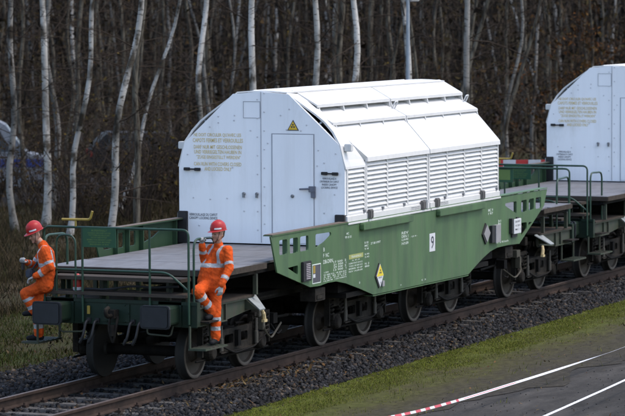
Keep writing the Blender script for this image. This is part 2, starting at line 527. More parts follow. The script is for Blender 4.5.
parts = []
for a in [(15000, -7, 20, -2.0, -.80, .022, .046), (5000, 20, 45, -2.0, -.8, .03, .05), (7500, -7, 18, -.70, .70, .024, .048), (1500, 18, 40, -.7, .7, .03, .05),
          (11000, -7, 14, .80, 3.5, .025, .05), (3500, 14, 40, .8, 3.4, .03, .055), (2500, -7, 20, -2.3, -1.8, .012, .03)]:
    parts.append(stones(*a))
off = 0; V, F, T = [], [], []
for v, f, t in parts:
    V.append(v); F.append(f + off); T.append(t); off += len(v)
np_mesh("ballast_gravel", np.concatenate(V), np.concatenate(F), STONE, np.concatenate(T), kind="stuff", label="dark grey crushed ballast stones around the rails")

def blades(n, fx, fy, zf, hmin, hmax, w, cols, lean=.5):
    x, y = fx(n), fy(n); n = len(x)
    h = RNG.uniform(hmin, hmax, n); a = RNG.uniform(0, 2 * np.pi, n)
    z = zf(x, y)
    la = RNG.uniform(0, 2 * np.pi, n); ll = h * RNG.uniform(.1, lean, n)
    ca, sa = np.cos(a) * w / 2, np.sin(a) * w / 2
    p0 = np.stack([x - ca, y - sa, z], 1); p1 = np.stack([x + ca, y + sa, z], 1)
    p2 = np.stack([x + np.cos(la) * ll, y + np.sin(la) * ll, z + h], 1)
    v = np.stack([p0, p1, p2], 1).reshape(-1, 3)
    c = np.array(cols)[RNG.integers(0, len(cols), n)] * RNG.lognormal(0, .25, n)[:, None]
    return v, np.arange(3 * n).reshape(-1, 3), np.repeat(c, 3, 0)

def clump(n, x0, x1, y0, y1, k=2.2, thr=0.0, seed=0):
    """points with patchy density"""
    r = np.random.default_rng(seed)
    ph = r.uniform(0, 6, 6)
    x = RNG.uniform(x0, x1, n * 3); y = RNG.uniform(y0, y1, n * 3)
    f = np.sin(x * k + ph[0]) * np.sin(y * k * 1.7 + ph[1]) + .6 * np.sin(x * k * 2.3 + ph[2] + y) + .5 * np.sin(y * k * 3.1 + ph[3] - x * .7)
    keep = f + RNG.normal(0, .6, n * 3) > thr
    return x[keep][:n], y[keep][:n]

GC = [(0.165, 0.195, 0.024), (0.135, 0.165, 0.022), (0.20, 0.205, 0.036), (0.18, 0.16, 0.05)]
V, F, T = [], [], []; off = 0
def put(t):
    global off
    v, f, c = t
    V.append(v); F.append(f + off); T.append(c); off += len(v)
for (n, x0, x1, y0, y1, thr) in [(120000, -6, 26, -3.0, -1.70, -.9), (16000, 26, 70, -2.9, -1.7, -.5), (34000, -6, 26, -3.8, -2.55, .1), (7000, -6, 30, -5.2, -3.6, .8)]:
    px, py = clump(n, x0, x1, y0, y1, thr=thr, seed=n)
    kp = RNG.random(len(py)) < np.clip(1.25 - (-1.7 - py) / 1.6, .05, 1); px, py = px[kp], py[kp]
    put(blades(n, lambda q: px, lambda q: py, lambda x, y: 0 * x - .315, .006, .030, .009, GC, 1.3))
    if x0 < 0: put(blades(350, lambda q: px[:350], lambda q: py[:350], lambda x, y: 0 * x - .315, .05, .12, .012, GC, .8))
np_mesh("verge_grass", np.concatenate(V), np.concatenate(F), GRASS, np.concatenate(T), kind="stuff", label="short green grass along the ballast edge")
V, F, T = [], [], []; off = 0
MC = [(0.058, 0.080, 0.012), (0.070, 0.074, 0.018), (0.085, 0.066, 0.026), (0.044, 0.064, 0.010)]
zg = lambda x, y: np.array([hgt(a, b) for a, b in zip(x, y)])
px, py = clump(60000, -3, 30, 3.4, 8.4, k=1.1, thr=-.6, seed=60001)
put(blades(60000, lambda q: px, lambda q: py, zg, .03, .12, .016, MC, .9))
DC = [(.085, .062, .032), (.06, .043, .024), (.11, .085, .045), (.045, .035, .02), (.05, .052, .018)]
for (n, x0, x1, y0, y1, thr, h1) in [(40000, 2, 36, 7.6, 13.5, -.3, .32), (30000, 10, 50, 11, 18, -.2, .40), (20000, 20, 64, 16, 22.3, .0, .4)]:
    px, py = clump(n, x0, x1, y0, y1, k=1.1, thr=thr, seed=n + 1)
    put(blades(n, lambda q: px, lambda q: py, zg, .08, h1, .02, DC, 1.0))
np_mesh("meadow_grass", np.concatenate(V), np.concatenate(F), GRASS, np.concatenate(T), kind="stuff", label="damp green and dry brown grass between the track and the wood")

def leaf_flakes(n, fxy, zf, s0, s1, cols, tilt=.5):
    x, y = fxy
    n = len(x)
    s = RNG.uniform(s0, s1, n); a = RNG.uniform(0, 2 * np.pi, n)
    q = np.array([(-1, 0, 0), (0, -.55, .15), (1.1, 0, 0), (0, .55, .15)])
    v = q[None] * s[:, None, None]
    t = RNG.normal(0, tilt, n)
    v = np.stack([v[..., 0], v[..., 1], v[..., 2] + v[..., 0] * np.tan(np.clip(t, -1, 1))[:, None]], -1)
    c, s_ = np.cos(a)[:, None], np.sin(a)[:, None]
    v = np.stack([v[..., 0] * c - v[..., 1] * s_, v[..., 0] * s_ + v[..., 1] * c, v[..., 2]], -1)
    v += np.stack([x, y, zf(x, y) + s * .4], 1)[:, None]
    C = np.array(cols)[RNG.integers(0, len(cols), n)] * RNG.lognormal(0, .3, n)[:, None]
    return v.reshape(-1, 3), np.arange(4 * n).reshape(-1, 4), np.repeat(C, 4, 0)

V, F, T = [], [], []; off = 0
LC = [(0.19, 0.11, 0.05), (0.25, 0.17, 0.09), (0.13, 0.07, 0.035), (0.18, 0.13, 0.055)]
def spots(n, cx, sx, y0, y1):
    return RNG.normal(cx, sx, n), RNG.uniform(y0, y1, n)
bz = lambda x, y: ballast_z(y) + .03
put(leaf_flakes(120, spots(120, 1.0, .5, -1.2, -.82), bz, .02, .05, LC))
put(leaf_flakes(110, spots(110, 3.0, .8, -1.35, -.82), bz, .02, .05, LC))
put(leaf_flakes(260, spots(260, 6.0, 5, -1.9, -.85), bz, .015, .04, LC))
put(leaf_flakes(120, (RNG.uniform(-5, 16, 120), RNG.uniform(-.7, .7, 120)), bz, .02, .045, LC))
put(leaf_flakes(260, (RNG.uniform(-5, 25, 260), RNG.uniform(-9, -2, 260)), lambda x, y: 0 * x - .315, .012, .035, LC))
put(leaf_flakes(5000, clump(3000, -4, 24, 2.2, 6.0, seed=9, thr=.1), lambda x, y: np.maximum(ballast_z(y) * (y < 3.7) + (y >= 3.7) * -.31, -.31), .02, .05, [(.05, .034, .02), (.07, .042, .022), (.036, .026, .017), (.09, .065, .035)]))
put(leaf_flakes(9000, (RNG.uniform(5, 90, 9000), RNG.uniform(8, 40, 9000)), lambda x, y: np.array([hgt(a, b) for a, b in zip(x, y)]), .04, .09, [(.085, .058, .03), (.12, .075, .03), (.06, .042, .024), (.12, .09, .045)]))
np_mesh("fallen_leaves", np.concatenate(V), np.concatenate(F), LEAFM, np.concatenate(T), kind="stuff", label="scattered fallen brown leaves on ballast and grass")
# bits of stone and dirt on the road
V, F, T = [], [], []; off = 0
v, f, t = stones(1500, -5, 22, -9.5, -3.3, .005, .013)
v[:, 2] -= np.repeat(v.reshape(-1, 8, 3)[:, :, 2].mean(1), 8) + .315
np_mesh("road_grit", v, f, STONE, t * 2.2, kind="stuff", label="loose grit and small stones on the worn road")

# ------------------------------------------------------------------ railway track
track = empty("railway_track", (0, 0, 0), kind="structure")
for s in (-1, 1):
    b = MB()
    rp = [(-.065, -.165), (.065, -.165), (.065, -.150), (.012, -.128), (.010, -.045), (.036, -.034), (.036, -.004), (.030, 0), (-.030, 0), (-.036, -.004), (-.036, -.034), (-.010, -.045), (-.012, -.128), (-.065, -.150)]
    b.prism([(y + s * .755, z) for y, z in rp], 'x', -60, 140)
    r = b.build("rail", RUST, track)
    t = MB().box(-60, 140, s * .755 - .026, s * .755 + .026, .0015, .004)
    t.build("rail_head", RAILTOP, r)
sl = MB()
pl = [(-.13, -.36), (.13, -.36), (.10, -.172), (-.10, -.172)]
sl.prism(pl, 'y', -1.28, 1.28)
s0 = sl.build("sleeper", CONC, track, bevel=.012)
cl = MB()
for s in (-1, 1):
    for q in (-1, 1):
        cl.box(-.05, .05, s * .755 + q * .07, s * .755 + q * .135, -.172, -.135)
        cl.tube([(-.03, s * .755 + q * .10, -.135), (-.03, s * .755 + q * .10, -.10)], .016, 6)
c0 = cl.build("rail_clip", RUST, s0)
for i in range(110):
    x = -8.2 + .62 * i
    if i == 0:
        s0.location = (x, 0, 0)
        continue
    s = inst(s0, track, (x, random.uniform(-.02, .02), random.uniform(-.008, .004)), (0, 0, random.uniform(-.012, .012)))
    inst(c0, s)

# ------------------------------------------------------------------ rail wagon (front axle at x = 0, near side y < 0)
CX = 7.575
WAG = empty("rail_wagon", (0, 0, 0), "nearer green flask wagon with white louvred hood and number 9 plate", "rail wagon", "flask wagons of the train")
G1 = MB

GREEN_R = mat('railing_shade_green', (.013, .040, .022), .45, var=.2, scale=5)  # railing green with the dimness of the unlit front in its colour
# --- hood
HX0, HX1 = 4.224, 11.36
def hood_outline():
    h = [(0.0, 4.127), (-.49, 4.085), (-1.357, 3.29), (-1.455, 2.88), (-1.455, 1.68)]
    return h + [(-y, z) for y, z in reversed(h)][:-1]
ep = MB().prism(hood_outline(), 'x', HX0, HX0 + .05).build("hood_end_panel", WHITE, WAG)
MB().prism([(y * .965, z if z < 2 else z - .055) for y, z in hood_outline()], 'x', HX1 - .05, HX1 - .004).build("hood_end_panel", WHITE, WAG)
SEAM = mat("panel_seam", (0.30, 0.31, 0.33), 0.6, var=.1)
BOLT = mat("panel_bolt", (0.50, 0.51, 0.53), 0.5, .2, var=.1)
f = HX0 - .003
# door, with its seam standing slightly proud as a frame
d = MB().box(f - .008, HX0 + .01, -.205, -.915, 1.70, 3.44)
d.build("door", WHITE, ep, bevel=.004)
fr = MB()
for (a, b, c, e) in [(-.185, -.205, 1.69, 3.46), (-.915, -.935, 1.69, 3.46), (-.205, -.915, 3.445, 3.46)]:
    fr.box(f - .002, HX0 + .005, a, b, c, e)
fr.build("door_seam", SEAM, ep)
MB().box(f - .003, HX0 + .005, -.008, .003, 1.70, 4.12).build("panel_seam", SEAM, ep)
rw = MB()
for (a, b, c, e) in [(.309, .301, 3.70, 3.97), (.008, .016, 3.70, 3.97), (.301, .016, 3.70, 3.708), (.301, .016, 3.962, 3.97)]:
    rw.box(f - .002, HX0 + .004, a, b, c, e)
rw.build("hatch_seam", SEAM, ep)
# bolts in rows
bl = MB()
random.seed(5)
for (y, z) in [(-.06, 2 + .3 * i) for i in range(8)] + [(.06, 1.9 + .3 * i) for i in range(8)] + [(.75, 3.72), (.46, 3.74), (.47, 3.66), (.75, 3.62), (.9, 3.55), (-.35, 3.75), (-.8, 3.6), (-1.0, 3.2), (-1.1, 3.0), (1.2, 2.4), (.9, 2.38), (.6, 2.4), (1.3, 3.1), (-1.28, 2.5), (-1.3, 3.15), (-.12, 3.3), (.3, 2.2), (-.5, 3.85), (.18, 3.5), (1.1, 1.95), (.5, 2.9), (-1.1, 2.2), (-.98, 2.95), (-.45, 3.52), (-.7, 3.51)]:
    bl.lathe([(.014, -.012), (.010, -.016)], (HX0 + .006, y, z), 'x', 8)
tag(bl.build("bolt", BOLT, ep), kind="stuff")
for (y0, y1, z) in [(1.356, 1.067, 2.862), (-1.062, -1.347, 2.832)]:
    b = MB()
    b.box(f - .045, HX0, y0, y0 - .10, z - .022, z + .026); b.box(f - .045, HX0, y1 + .10, y1, z - .026, z + .022)
    b.tube([(f - .03, y0 - .08, z), (f - .03, y1 + .08, z)], .014, 8)
    b.build("locking_bar", BLACK, ep, bevel=.006)
hd = MB()
hd.tube([(f - .05, -.69, 2.575), (f - .06, -.87, 2.585)], .017, 8)
hd.box(f - .06, HX0, -.85, -.955, 2.53, 2.625); hd.box(f - .05, HX0, -.885, -.955, 2.44, 2.54)
hd.build("door_handle", mat("dark_handle", (.13, .14, .17), .5, .3), ep, bevel=.008)
for y in (.297, .067, -.555):
    k = MB().lathe([(.026, -.01), (.03, -.03), (.018, -.045)], (HX0 + .004, y, 2.48 - (.0 if y > 0 else .02)), 'x', 10)
    if y > 0: k.box(f - .05, HX0, y - .012, y + .012, 2.42, 2.50)
    k.build("lock_knob", mat("knob_grey", (.16, .17, .18), .5, .3) if y == .297 else bpy.data.materials["knob_grey"], ep, smooth=True)
# warning triangle
tr = lambda s: [(-.565 - .105 * s, 3.535 - .045 * s + .045 - .045), (-.565 + .105 * s, 3.535 - .045 * s), (-.565, 3.535 + .135 * s)]
def tri(s): return [(-.565 - .100 * s, 3.565 - .055 * s), (-.565 + .100 * s, 3.565 - .055 * s), (-.565, 3.565 + .115 * s)]
w = MB().prism(tri(1.0), 'x', f - .004, HX0); w.build("warning_sign", BTXT, ep)
w = MB().prism(tri(.80), 'x', f - .007, f - .0045); w.build("warning_sign_face", mat("warning_yellow", (.62, .40, .03), .5, var=.05), ep)
tfo = MB()
for a in (90, 210, 330):
    pts = [(-.565 + r * math.cos(math.radians(a + t)), 3.578 + r * math.sin(math.radians(a + t))) for r, t in ((.009, -28), (.034, -28), (.037, 0), (.034, 28), (.009, 28))]
    tfo.prism(pts, 'x', f - .010, f - .0072)
tfo.build("warning_symbol", BTXT, ep)
# lettering on the end panel
tx = f - .0015
L = [("NE DOIT CIRCULER QU'AVEC LES", 1.187, .346, 3.385, 3.450), ("CAPOTS FERMES ET VERROUILLES", 1.205, .315, 3.300, 3.365),
     ("DARF NUR MIT GESCHLOSSENEN", 1.187, .335, 3.195, 3.255), ("UND VERRIEGELTEN HAUBEN IN", 1.18, .345, 3.115, 3.175), ("\"ZÜGE EINGESTELLT WERDEN\"", 1.14, .36, 3.035, 3.100),
     ("CAN RUN WITH COVERS CLOSED", 1.187, .345, 2.920, 2.980), ("AND LOCKED ONLY", 1.0, .52, 2.840, 2.900)]
for b, y0, y1, z0, z1 in L: text(b, '-x', tx, y0, y1, z0, z1, YTXT, ep)
for i, b in enumerate(("VERROUILLAGE A", "L'INTERIEUR DU CAPOT", "INSIDE CANOPY", "LOCKING DEVICE")):
    wd = (.12, .165, .125, .14)[i]
    text(b, '-x', tx, -1.19 + wd, -1.19 - wd, 2.735 - .048 * i, 2.768 - .048 * i, BTXT, ep)
left2 = []
for i, b in enumerate(("VERROUILLAGE DU CAPOT", "CANOPY LOCKING DEVICE")):
    left2.append(text(b, '-x', tx, 1.275, .775, 2.105 - .055 * i, 2.148 - .055 * i, BTXT, ep))
for o in left2: o["front_only"] = 1
# dark corner guides of the hood
for s in (1, -1):
    b = MB()
    b.box(HX0 - .06, HX0 + .06, s * 1.30, s * 1.462, 1.66 if s > 0 else 2.05, 2.18); 
    b.build("hood_guide", BLACK, WAG, bevel=.008)

# roof plate, rings, added shell that blocks light inside the hood
RP = [(-.44, 4.118), (-.2, 4.135), (0, 4.142), (.2, 4.135), (.44, 4.118)]
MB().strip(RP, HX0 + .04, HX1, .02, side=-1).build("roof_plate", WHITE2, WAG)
ring = [(-.44, 4.105), (-.62, 3.99), (-.78, 3.88), (-.95, 3.765), (-1.10, 3.650), (-1.245, 3.495), (-1.372, 3.30), (-1.435, 3.05), (-1.470, 2.935)]
for s in (1, -1):
    xf = [HX0 + .02, HX0 + .03, HX0 + .04, HX0 + .05, HX0 + .05, HX0 + .04, HX0 + .004, HX0 + .002, HX0 + .002]
    xb = [4.80, 4.80, 4.80, 4.82, 4.86, 4.90, 4.98, 5.06, 5.10]
    rbk = [(-.44, 4.075), (-.60, 3.975), (-.78, 3.83), (-.92, 3.69), (-1.05, 3.55), (-1.17, 3.41), (-1.32, 3.22), (-1.43, 3.03), (-1.468, 2.935)]
    b = MB()
    nr = len(ring)
    sh = lambda p, t: (p[0] * (1 - t), p[1] - t * .9)
    vs = [(x, s * y, z) for x, (y, z) in zip(xf, ring)] + [(x, s * y, z) for x, (y, z) in zip(xb, rbk)]
    vs += [(x, s * sh(p, .022)[0], sh(p, .022)[1]) for x, p in zip(xf, ring)] + [(x, s * sh(p, .022)[0], sh(p, .022)[1]) for x, p in zip(xb, rbk)]
    fs = []
    for i in range(nr - 1):
        fs += [(i, i + 1, nr + i + 1, nr + i), (2 * nr + i, 3 * nr + i, 3 * nr + i + 1, 2 * nr + i + 1), (i, 2 * nr + i, 2 * nr + i + 1, i + 1), (nr + i, nr + i + 1, 3 * nr + i + 1, 3 * nr + i)]
    fs += [(0, nr, 3 * nr, 2 * nr), (nr - 1, 3 * nr - 1, 4 * nr - 1, 2 * nr - 1)]
    b.add(vs, fs)
    b.strip([(s * -1.470, 2.935), (s * -1.475, 2.90)], HX0 + .003, 5.07, .02, side=s)
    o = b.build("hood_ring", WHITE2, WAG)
    k = MB().tube([(HX0 + .06, s * -.98, 3.60), (HX0 + .10, s * -1.045, 3.665)], .018, 8)
    k.build("ring_strut", STEEL, o, split=True)
    k = MB().box(HX0 + .10, HX0 + .21, s * -1.40, s * -1.52, 3.18, 3.30)
    k.build("ring_latch", WHITE2, o, bevel=.01)
block_prof = [(-1.38, 1.7), (-1.36, 2.9), (-1.18, 3.20), (-.83, 3.60), (-.40, 3.97)]
block_prof = block_prof + [(-y, z) for y, z in reversed(block_prof)]
MB().strip(block_prof, HX0 + .30, HX1 - .06, .02, side=-1).build("hood_light_block", DARK_GREY, WAG)  # invented inner shell, stops light leaking through the roof gaps
MB().prism([(y * .99, z) for y, z in block_prof], 'x', HX0 + .30, HX0 + .32).build("light_block_end", DARK_GREY, WAG)  # added end wall that keeps the shoulder gap dark

# lids, near and far: slope panel + two roof flaps + louvre frame with slats
def lid(s, x0, x1, lead, cols, slats):
    n = 'hood_lid'
    sl_ = [(s * -.88, 3.70), (s * -1.03, 3.572), (s * -1.26, 3.32), (s * -1.498, 3.055)]
    x0s = [x0 - lead * .40 / .42, x0 - lead * .8, x0 - lead * .45, x0]
    b = MB().strip(sl_, x0s, x1, .085, side=s)
    b.strip([(s * -1.498, 3.055), (s * -1.505, 2.985)], x0, x1, .05, side=s)
    o = b.build(n, WHITE2, WAG)
    fl = MB().strip([(s * -.52, 3.895), (s * -.72, 3.805), (s * -1.07, 3.622)], x0 - lead, x1, .028, side=s)
    fl.box(x0 - lead, x1, s * -1.062, s * -1.075, 3.575, 3.618)
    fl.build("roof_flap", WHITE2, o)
    fl = MB().strip([(s * -.34, 4.135), (s * -.46, 4.085), (s * -.78, 3.905)], x0 - lead * (.9 if lead else 1), x1, .028, side=s)
    fl.box(x0 - lead * (.9 if lead else 1), x1, s * -.772, s * -.785, 3.858, 3.90)
    fl.build("roof_flap", WHITE2, o)
    nb = cols
    for i in range(nb + 1):
        xx = x0 - lead * .7 + (x1 - x0 + lead * .7 - .04) * i / nb
        r = MB().prism([(s * -.66, 3.82), (s * -.80, 3.765), (s * -.775, 3.875), (s * -.66, 3.93)], 'x', xx, xx + .03)
        r.prism([(s * -.92, 3.61), (s * -1.10, 3.475), (s * -1.068, 3.59), (s * -.92, 3.67)], 'x', xx + .001, xx + .031)
        r.build("flap_bracket", WHITE2, o, split=True)
    louvres(s, o, x0, x1, cols, 2.985, 2.175, slats)
    return o

_slat = {}
def louvres(s, o, x0, x1, cols, zt, zb, slats):
    fr = MB()
    w = .055
    cw = (x1 - x0 - w) / cols
    for i in range(cols + 1):
        fr.box(x0 + cw * i, x0 + cw * i + w, s * -1.425, s * -1.472, zb - .03, zt)
    fr.box(x0 + .001, x1 - .001, s * -1.43, s * -1.476, zb - .06, zb)
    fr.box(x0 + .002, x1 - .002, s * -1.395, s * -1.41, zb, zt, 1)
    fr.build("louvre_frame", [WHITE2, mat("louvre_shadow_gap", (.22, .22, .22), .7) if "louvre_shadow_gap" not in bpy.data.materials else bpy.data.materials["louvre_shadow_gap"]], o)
    n = slats; pitch = (zt - zb) / n
    for i in range(cols):
        a, b_ = x0 + cw * i + w + .002, x0 + cw * (i + 1) - .002
        key = (round(b_ - a, 3), s)
        for j in range(n):
            z = zb + pitch * (j + .5)
            if key not in _slat:
                q = MB().prism([(s * -1.428, .040), (s * -1.476, -.026), (s * -1.476, -.036), (s * -1.466, -.036), (s * -1.418, .034)], 'x', 0, b_ - a)
                m0 = q.build("louvre_slat", WHITE2, o); m0.location = (a, 0, z); _slat[key] = m0
            else:
                inst(_slat[key], o, (a, 0, z))

lids = [lid(-1 * -1, 5.08, 7.855, .42, 3, 11), lid(1, 7.885, 11.36, 0, 4, 11)]
rg = [o for o in WAG.children if o.name.startswith("hood_ring")]
louvres(1, rg[0], HX0 + .05, 5.065, 1, 2.90, 2.175, 10)
# far side: same lids, closed shells
for (a, b_, le) in ((5.08, 7.855, .42), (7.885, 11.36, 0)):
    lid(-1, a, b_, le, 3, 11)
louvres(-1, rg[1], HX0 + .05, 5.065, 1, 2.90, 2.175, 10)
for s in (1, -1):
    sk = MB()
    for a, b_ in ((HX0 + .01, 5.06), (5.10, 7.86), (7.90, 11.36)):
        sk.prism([(s * -1.42, 2.02), (s * -1.515, 2.02), (s * -1.515, 2.05), (s * -1.495, 2.06), (s * -1.495, 2.145), (s * -1.44, 2.165)], 'x', a, b_)
    o = sk.build("hood_skirt", WHITE2, WAG)
    for i, x in enumerate((5.10, 7.45, 7.68, 8.12, 10.35)):
        q = MB()
        dark = i in (0, 1, 3, 4)
        q.box(x, x + (.14 if dark else .05), s * -1.49, s * -1.53, 2.06, 2.21)
        if dark:
            q.box(x + .012, x + .06, s * -1.528, s * -1.545, 2.075, 2.19); q.box(x + .08, x + .128, s * -1.528, s * -1.545, 2.075, 2.19)
        q.build("hood_latch", mat("latch_dark", (.13, .125, .12), .5, .3) if "latch_dark" not in bpy.data.materials and dark else (bpy.data.materials["latch_dark"] if dark else WHITE2), o, bevel=.004)
    for x in (4.95, 5.75, 6.7, 7.62, 8.6, 9.5, 10.4, 11.2):
        MB().box(x, x + .05, s * -1.47, s * -1.50, 2.17, 2.215).build("drain_stop", DARK_GREY, o)
for i, b in enumerate(("VERROUILLAGE", "LOCKING")):
    text(b, '-y', -1.4965, 7.0, 7.4, 2.105 - .03 * i, 2.125 - .03 * i, BTXT, WAG)
    text(b, '-y', -1.4965, 8.35, 8.75, 2.105 - .03 * i, 2.125 - .03 * i, BTXT, WAG)
# small grab handle on the lids' upper edge
for x in (7.86, 11.3):
    MB().tube(rounded([(x - .06, -.84, 3.74), (x - .06, -.90, 3.86), (x + .06, -.90, 3.86), (x + .06, -.84, 3.74)], .03), .012, 6).build("lid_eye", WHITE2, lids[0] if x < 8 else lids[1])

# --- side girders
outer = [(1.21, 2.045), (1.45, 1.485), (2.705, 1.157), (3.10, 1.145), (3.40, 1.166), (3.75, 1.160), (4.15, 1.095), (4.75, .955), (5.31, .812), (9.735, .782), (10.10, .90), (10.47, 1.01), (10.85, 1.10), (11.2, 1.140), (11.8, 1.145), (12.40, 1.125), (13.776, 1.74), (13.94, 2.03)]
def fillet(poly, r=.035):
    n = len(poly); out = []
    for i in range(n):
        a, b, c = Vector(poly[i - 1]), Vector(poly[i]), Vector(poly[(i + 1) % n])
        d1, d2 = (a - b).normalized(), (c - b).normalized()
        for t in (0, .5, 1):
            p1, p2 = b + d1 * r, b + d2 * r
            p = (1 - t) ** 2 * p1 + 2 * t * (1 - t) * b + t * t * p2
            out.append((p.x, p.y))
    return out
holes = [[(1.53, 1.74), (1.828, 1.74), (1.828, 1.968), (1.53, 1.968)], [(1.928, 1.732), (2.24, 1.732), (2.24, 1.966), (1.928, 1.966)],
         [(2.325, 1.734), (2.647, 1.734), (2.647, 1.966), (2.325, 1.966)], [(2.925, 1.745), (3.29, 1.815), (3.56, 1.905), (3.545, 1.955), (2.925, 1.963)],
         [(1.835, 1.525), (2.237, 1.385), (2.237, 1.536)],
         [(11.626, 1.865), (12.243, 1.685), (12.243, 1.912), (11.626, 1.908)], [(12.5, 1.69), (12.8, 1.69), (12.8, 1.908), (12.5, 1.908)],
         [(12.915, 1.70), (13.2, 1.70), (13.2, 1.908), (12.915, 1.908)], [(13.293, 1.70), (13.6, 1.70), (13.6, 1.91), (13.293, 1.91)],
         [(12.5, 1.25), (12.8, 1.375), (12.8, 1.495), (12.5, 1.50)], [(12.896, 1.42), (13.0, 1.45), (13.294, 1.475), (12.896, 1.485)]]
holes[9] = [(12.5, 1.245), (12.8, 1.365), (12.8, 1.492), (12.5, 1.50)]
holes[10] = [(12.896, 1.395), (13.1, 1.475), (12.896, 1.486)]
holes = [fillet(h) for h in holes]
gird = []
for s in (-1, 1):
    b = MB().prism(outer, 'y', s * 1.475, s * 1.50, holes=holes)
    b.box(1.24, 13.92, s * 1.36, s * 1.513, 2.047, 2.062)
    b.prism([(5.30, .80), (9.74, .77), (9.74, .755), (5.30, .785)], 'y', s * 1.34, s * 1.498)
    # stiffeners inside
    for x in (1.87, 2.28, 2.78, 4.0, 6.0, 7.57, 9.2, 11.2, 12.36, 12.86, 13.25):
        zl = max(np.interp(q_, [p[0] for p in outer[1:-1]], [p[1] for p in outer[1:-1]]) for q_ in (x, x + .025)) + .03
        b.box(x, x + .025, s * 1.40, s * 1.474, zl, 2.046)
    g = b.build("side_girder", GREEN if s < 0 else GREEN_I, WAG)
    gird.append(g)
    top = MB().box(1.25, 4.22, s * 1.37, s * 1.512, 2.0635, 2.072)
    top.build("rusty_top_edge", mat("rusty_edge", (.10, .075, .055), .8, var=.3, scale=8) if s < 0 else bpy.data.materials["rusty_edge"], g)
    for x0, x1 in ((4.72, 6.93), (8.15, 10.45)):
        MB().prism(fillet([(x0, 1.895), (x1, 1.895), (x1, 2.015), (x0, 2.015)], .03), 'y', s * 1.501, s * 1.575).build("guide_ledge", GREEN, g, bevel=.012)
g = gird[0]
yy = -1.5015
def T(b, x0, x1, z0, z1, m=None): text(b, '-y', yy, x0, x1, z0, z1, m or WTXT, g)
T("B", 3.235, 3.285, 1.67, 1.73); T("F  NC", 3.23, 3.46, 1.575, 1.635); T("DB-DRN", 3.23, 3.61, 1.475, 1.535)
for i in range(4): T(("17 500", "21 000", "29 500", "13 900")[i] + ("  1" if i % 2 else "  2"), 3.64, 4.16, 1.455 - .042 * i, 1.487 - .042 * i)
T("1.500", 3.26, 3.44, 1.325, 1.348)
for i in range(4): T(("32 000 KG  18 400 KG", "A  B1  B2  C2  C3", "S 29,0  41,0  53,0", "16,28 M  120 KM/H")[i], 3.24, 4.16, 1.285 - .032 * i, 1.309 - .032 * i)
T("MC", 4.18, 4.28, 1.865, 1.90); T("99 0 01", 4.12, 4.38, 1.805, 1.845)
for i in range(3): T(("R 80", "MC", "9 14")[i], 4.94, 5.10, 1.665 - .05 * i, 1.70 - .05 * i)
T("37 80 0997", 5.20, 5.62, 1.635, 1.672)
MB().box(4.275, 4.87, -1.503, -1.5, 1.462, 1.535).build("label_plate", OLIVE, g)
text("TRANSNUC", '-y', -1.5045, 4.36, 4.80, 1.48, 1.515, WTXT, g)
for i in range(5): T(("A 41,0", "HEIMATBHF AHAUS", "TARA 38 200 KG", "BREMSE  KE-GP", "REV 14.09.09")[i], 4.27 + (.13 if i == 0 else 0), 4.84 - (.12 if i == 0 else 0), 1.425 - .043 * i, 1.45 - .043 * i)
for i in range(2): T(("5,90", "2,45")[i], 4.94, 5.13, 1.48 - .045 * i, 1.51 - .045 * i)
for i in range(2): T(("NL  D", "80")[i], 4.94, 5.13, 1.33 - .045 * i, 1.36 - .045 * i)
for i in range(4): T(("REV", "DRN 1", "6 JAHRE", "14.9.09")[i], 6.56, 6.86, 1.70 - .058 * i, 1.745 - .058 * i)
T("-  5,90  M  -", 6.95, 7.28, 1.62, 1.65)
MB().box(7.835, 8.10, -1.504, -1.5, 1.318, 1.625).build("number_plate", PLATE_W, g)
co = text("9", '-y', -1.5055, 7.90, 8.04, 1.365, 1.58, BTXT, g, "numeral")
T("<  >", 7.46, 7.67, .855, .885)
T("o", 4.70, 4.74, 1.04, 1.075); T("o", 6.50, 6.54, .855, .88)
T("MC 9", 10.74, 10.98, 1.81, 1.86); T("I 97", 10.74, 10.98, 1.755, 1.795)
for i in range(4): T(("31", "80", "0 9", "DB")[i], 11.25, 11.40, 1.59 - .05 * i, 1.63 - .05 * i)
T("M 1 6 90 km/h", 11.15, 11.80, 1.21, 1.245)
# yellow and white diamond in its holder
def dia(cx_, cz, w, h): return [(cx_ - w, cz), (cx_, cz - h), (cx_ + w, cz), (cx_, cz + h)]
MB().prism(dia(5.525, 1.105, .165, .205), 'y', -1.501, -1.515).build("placard_holder", BLACK, g)
MB().prism(dia(5.555, 1.105, .148, .188), 'y', -1.516, -1.522).build("danger_placard", PLATE_W, g)
MB().prism([(5.555 - .140, 1.095), (5.555 + .140, 1.095), (5.555 + .138, 1.108), (5.555, 1.108 + .172), (5.555 - .138, 1.108)], 'y', -1.5225, -1.5245).build("placard_upper_half", mat("placard_yellow", (.58, .46, .03), .5, var=.06), g)
tfo = MB()
for a in (90, 210, 330):
    tfo.prism([(5.56 + r * math.cos(math.radians(a + t)), 1.165 + r * math.sin(math.radians(a + t))) for r, t in ((.010, -28), (.040, -28), (.044, 0), (.040, 28), (.010, 28))], 'y', -1.525, -1.5265)
tfo.build("placard_symbol", BTXT, g)
text("7", '-y', -1.5235, 5.545, 5.575, .955, 1.0, BTXT, g)
text("RADIOACTIVE", '-y', -1.5235, 5.48, 5.63, 1.062, 1.083, BTXT, g)
MB().box(5.64, 5.73, -1.501, -1.53, .92, 1.01).build("placard_clip", PLATE_G, g)
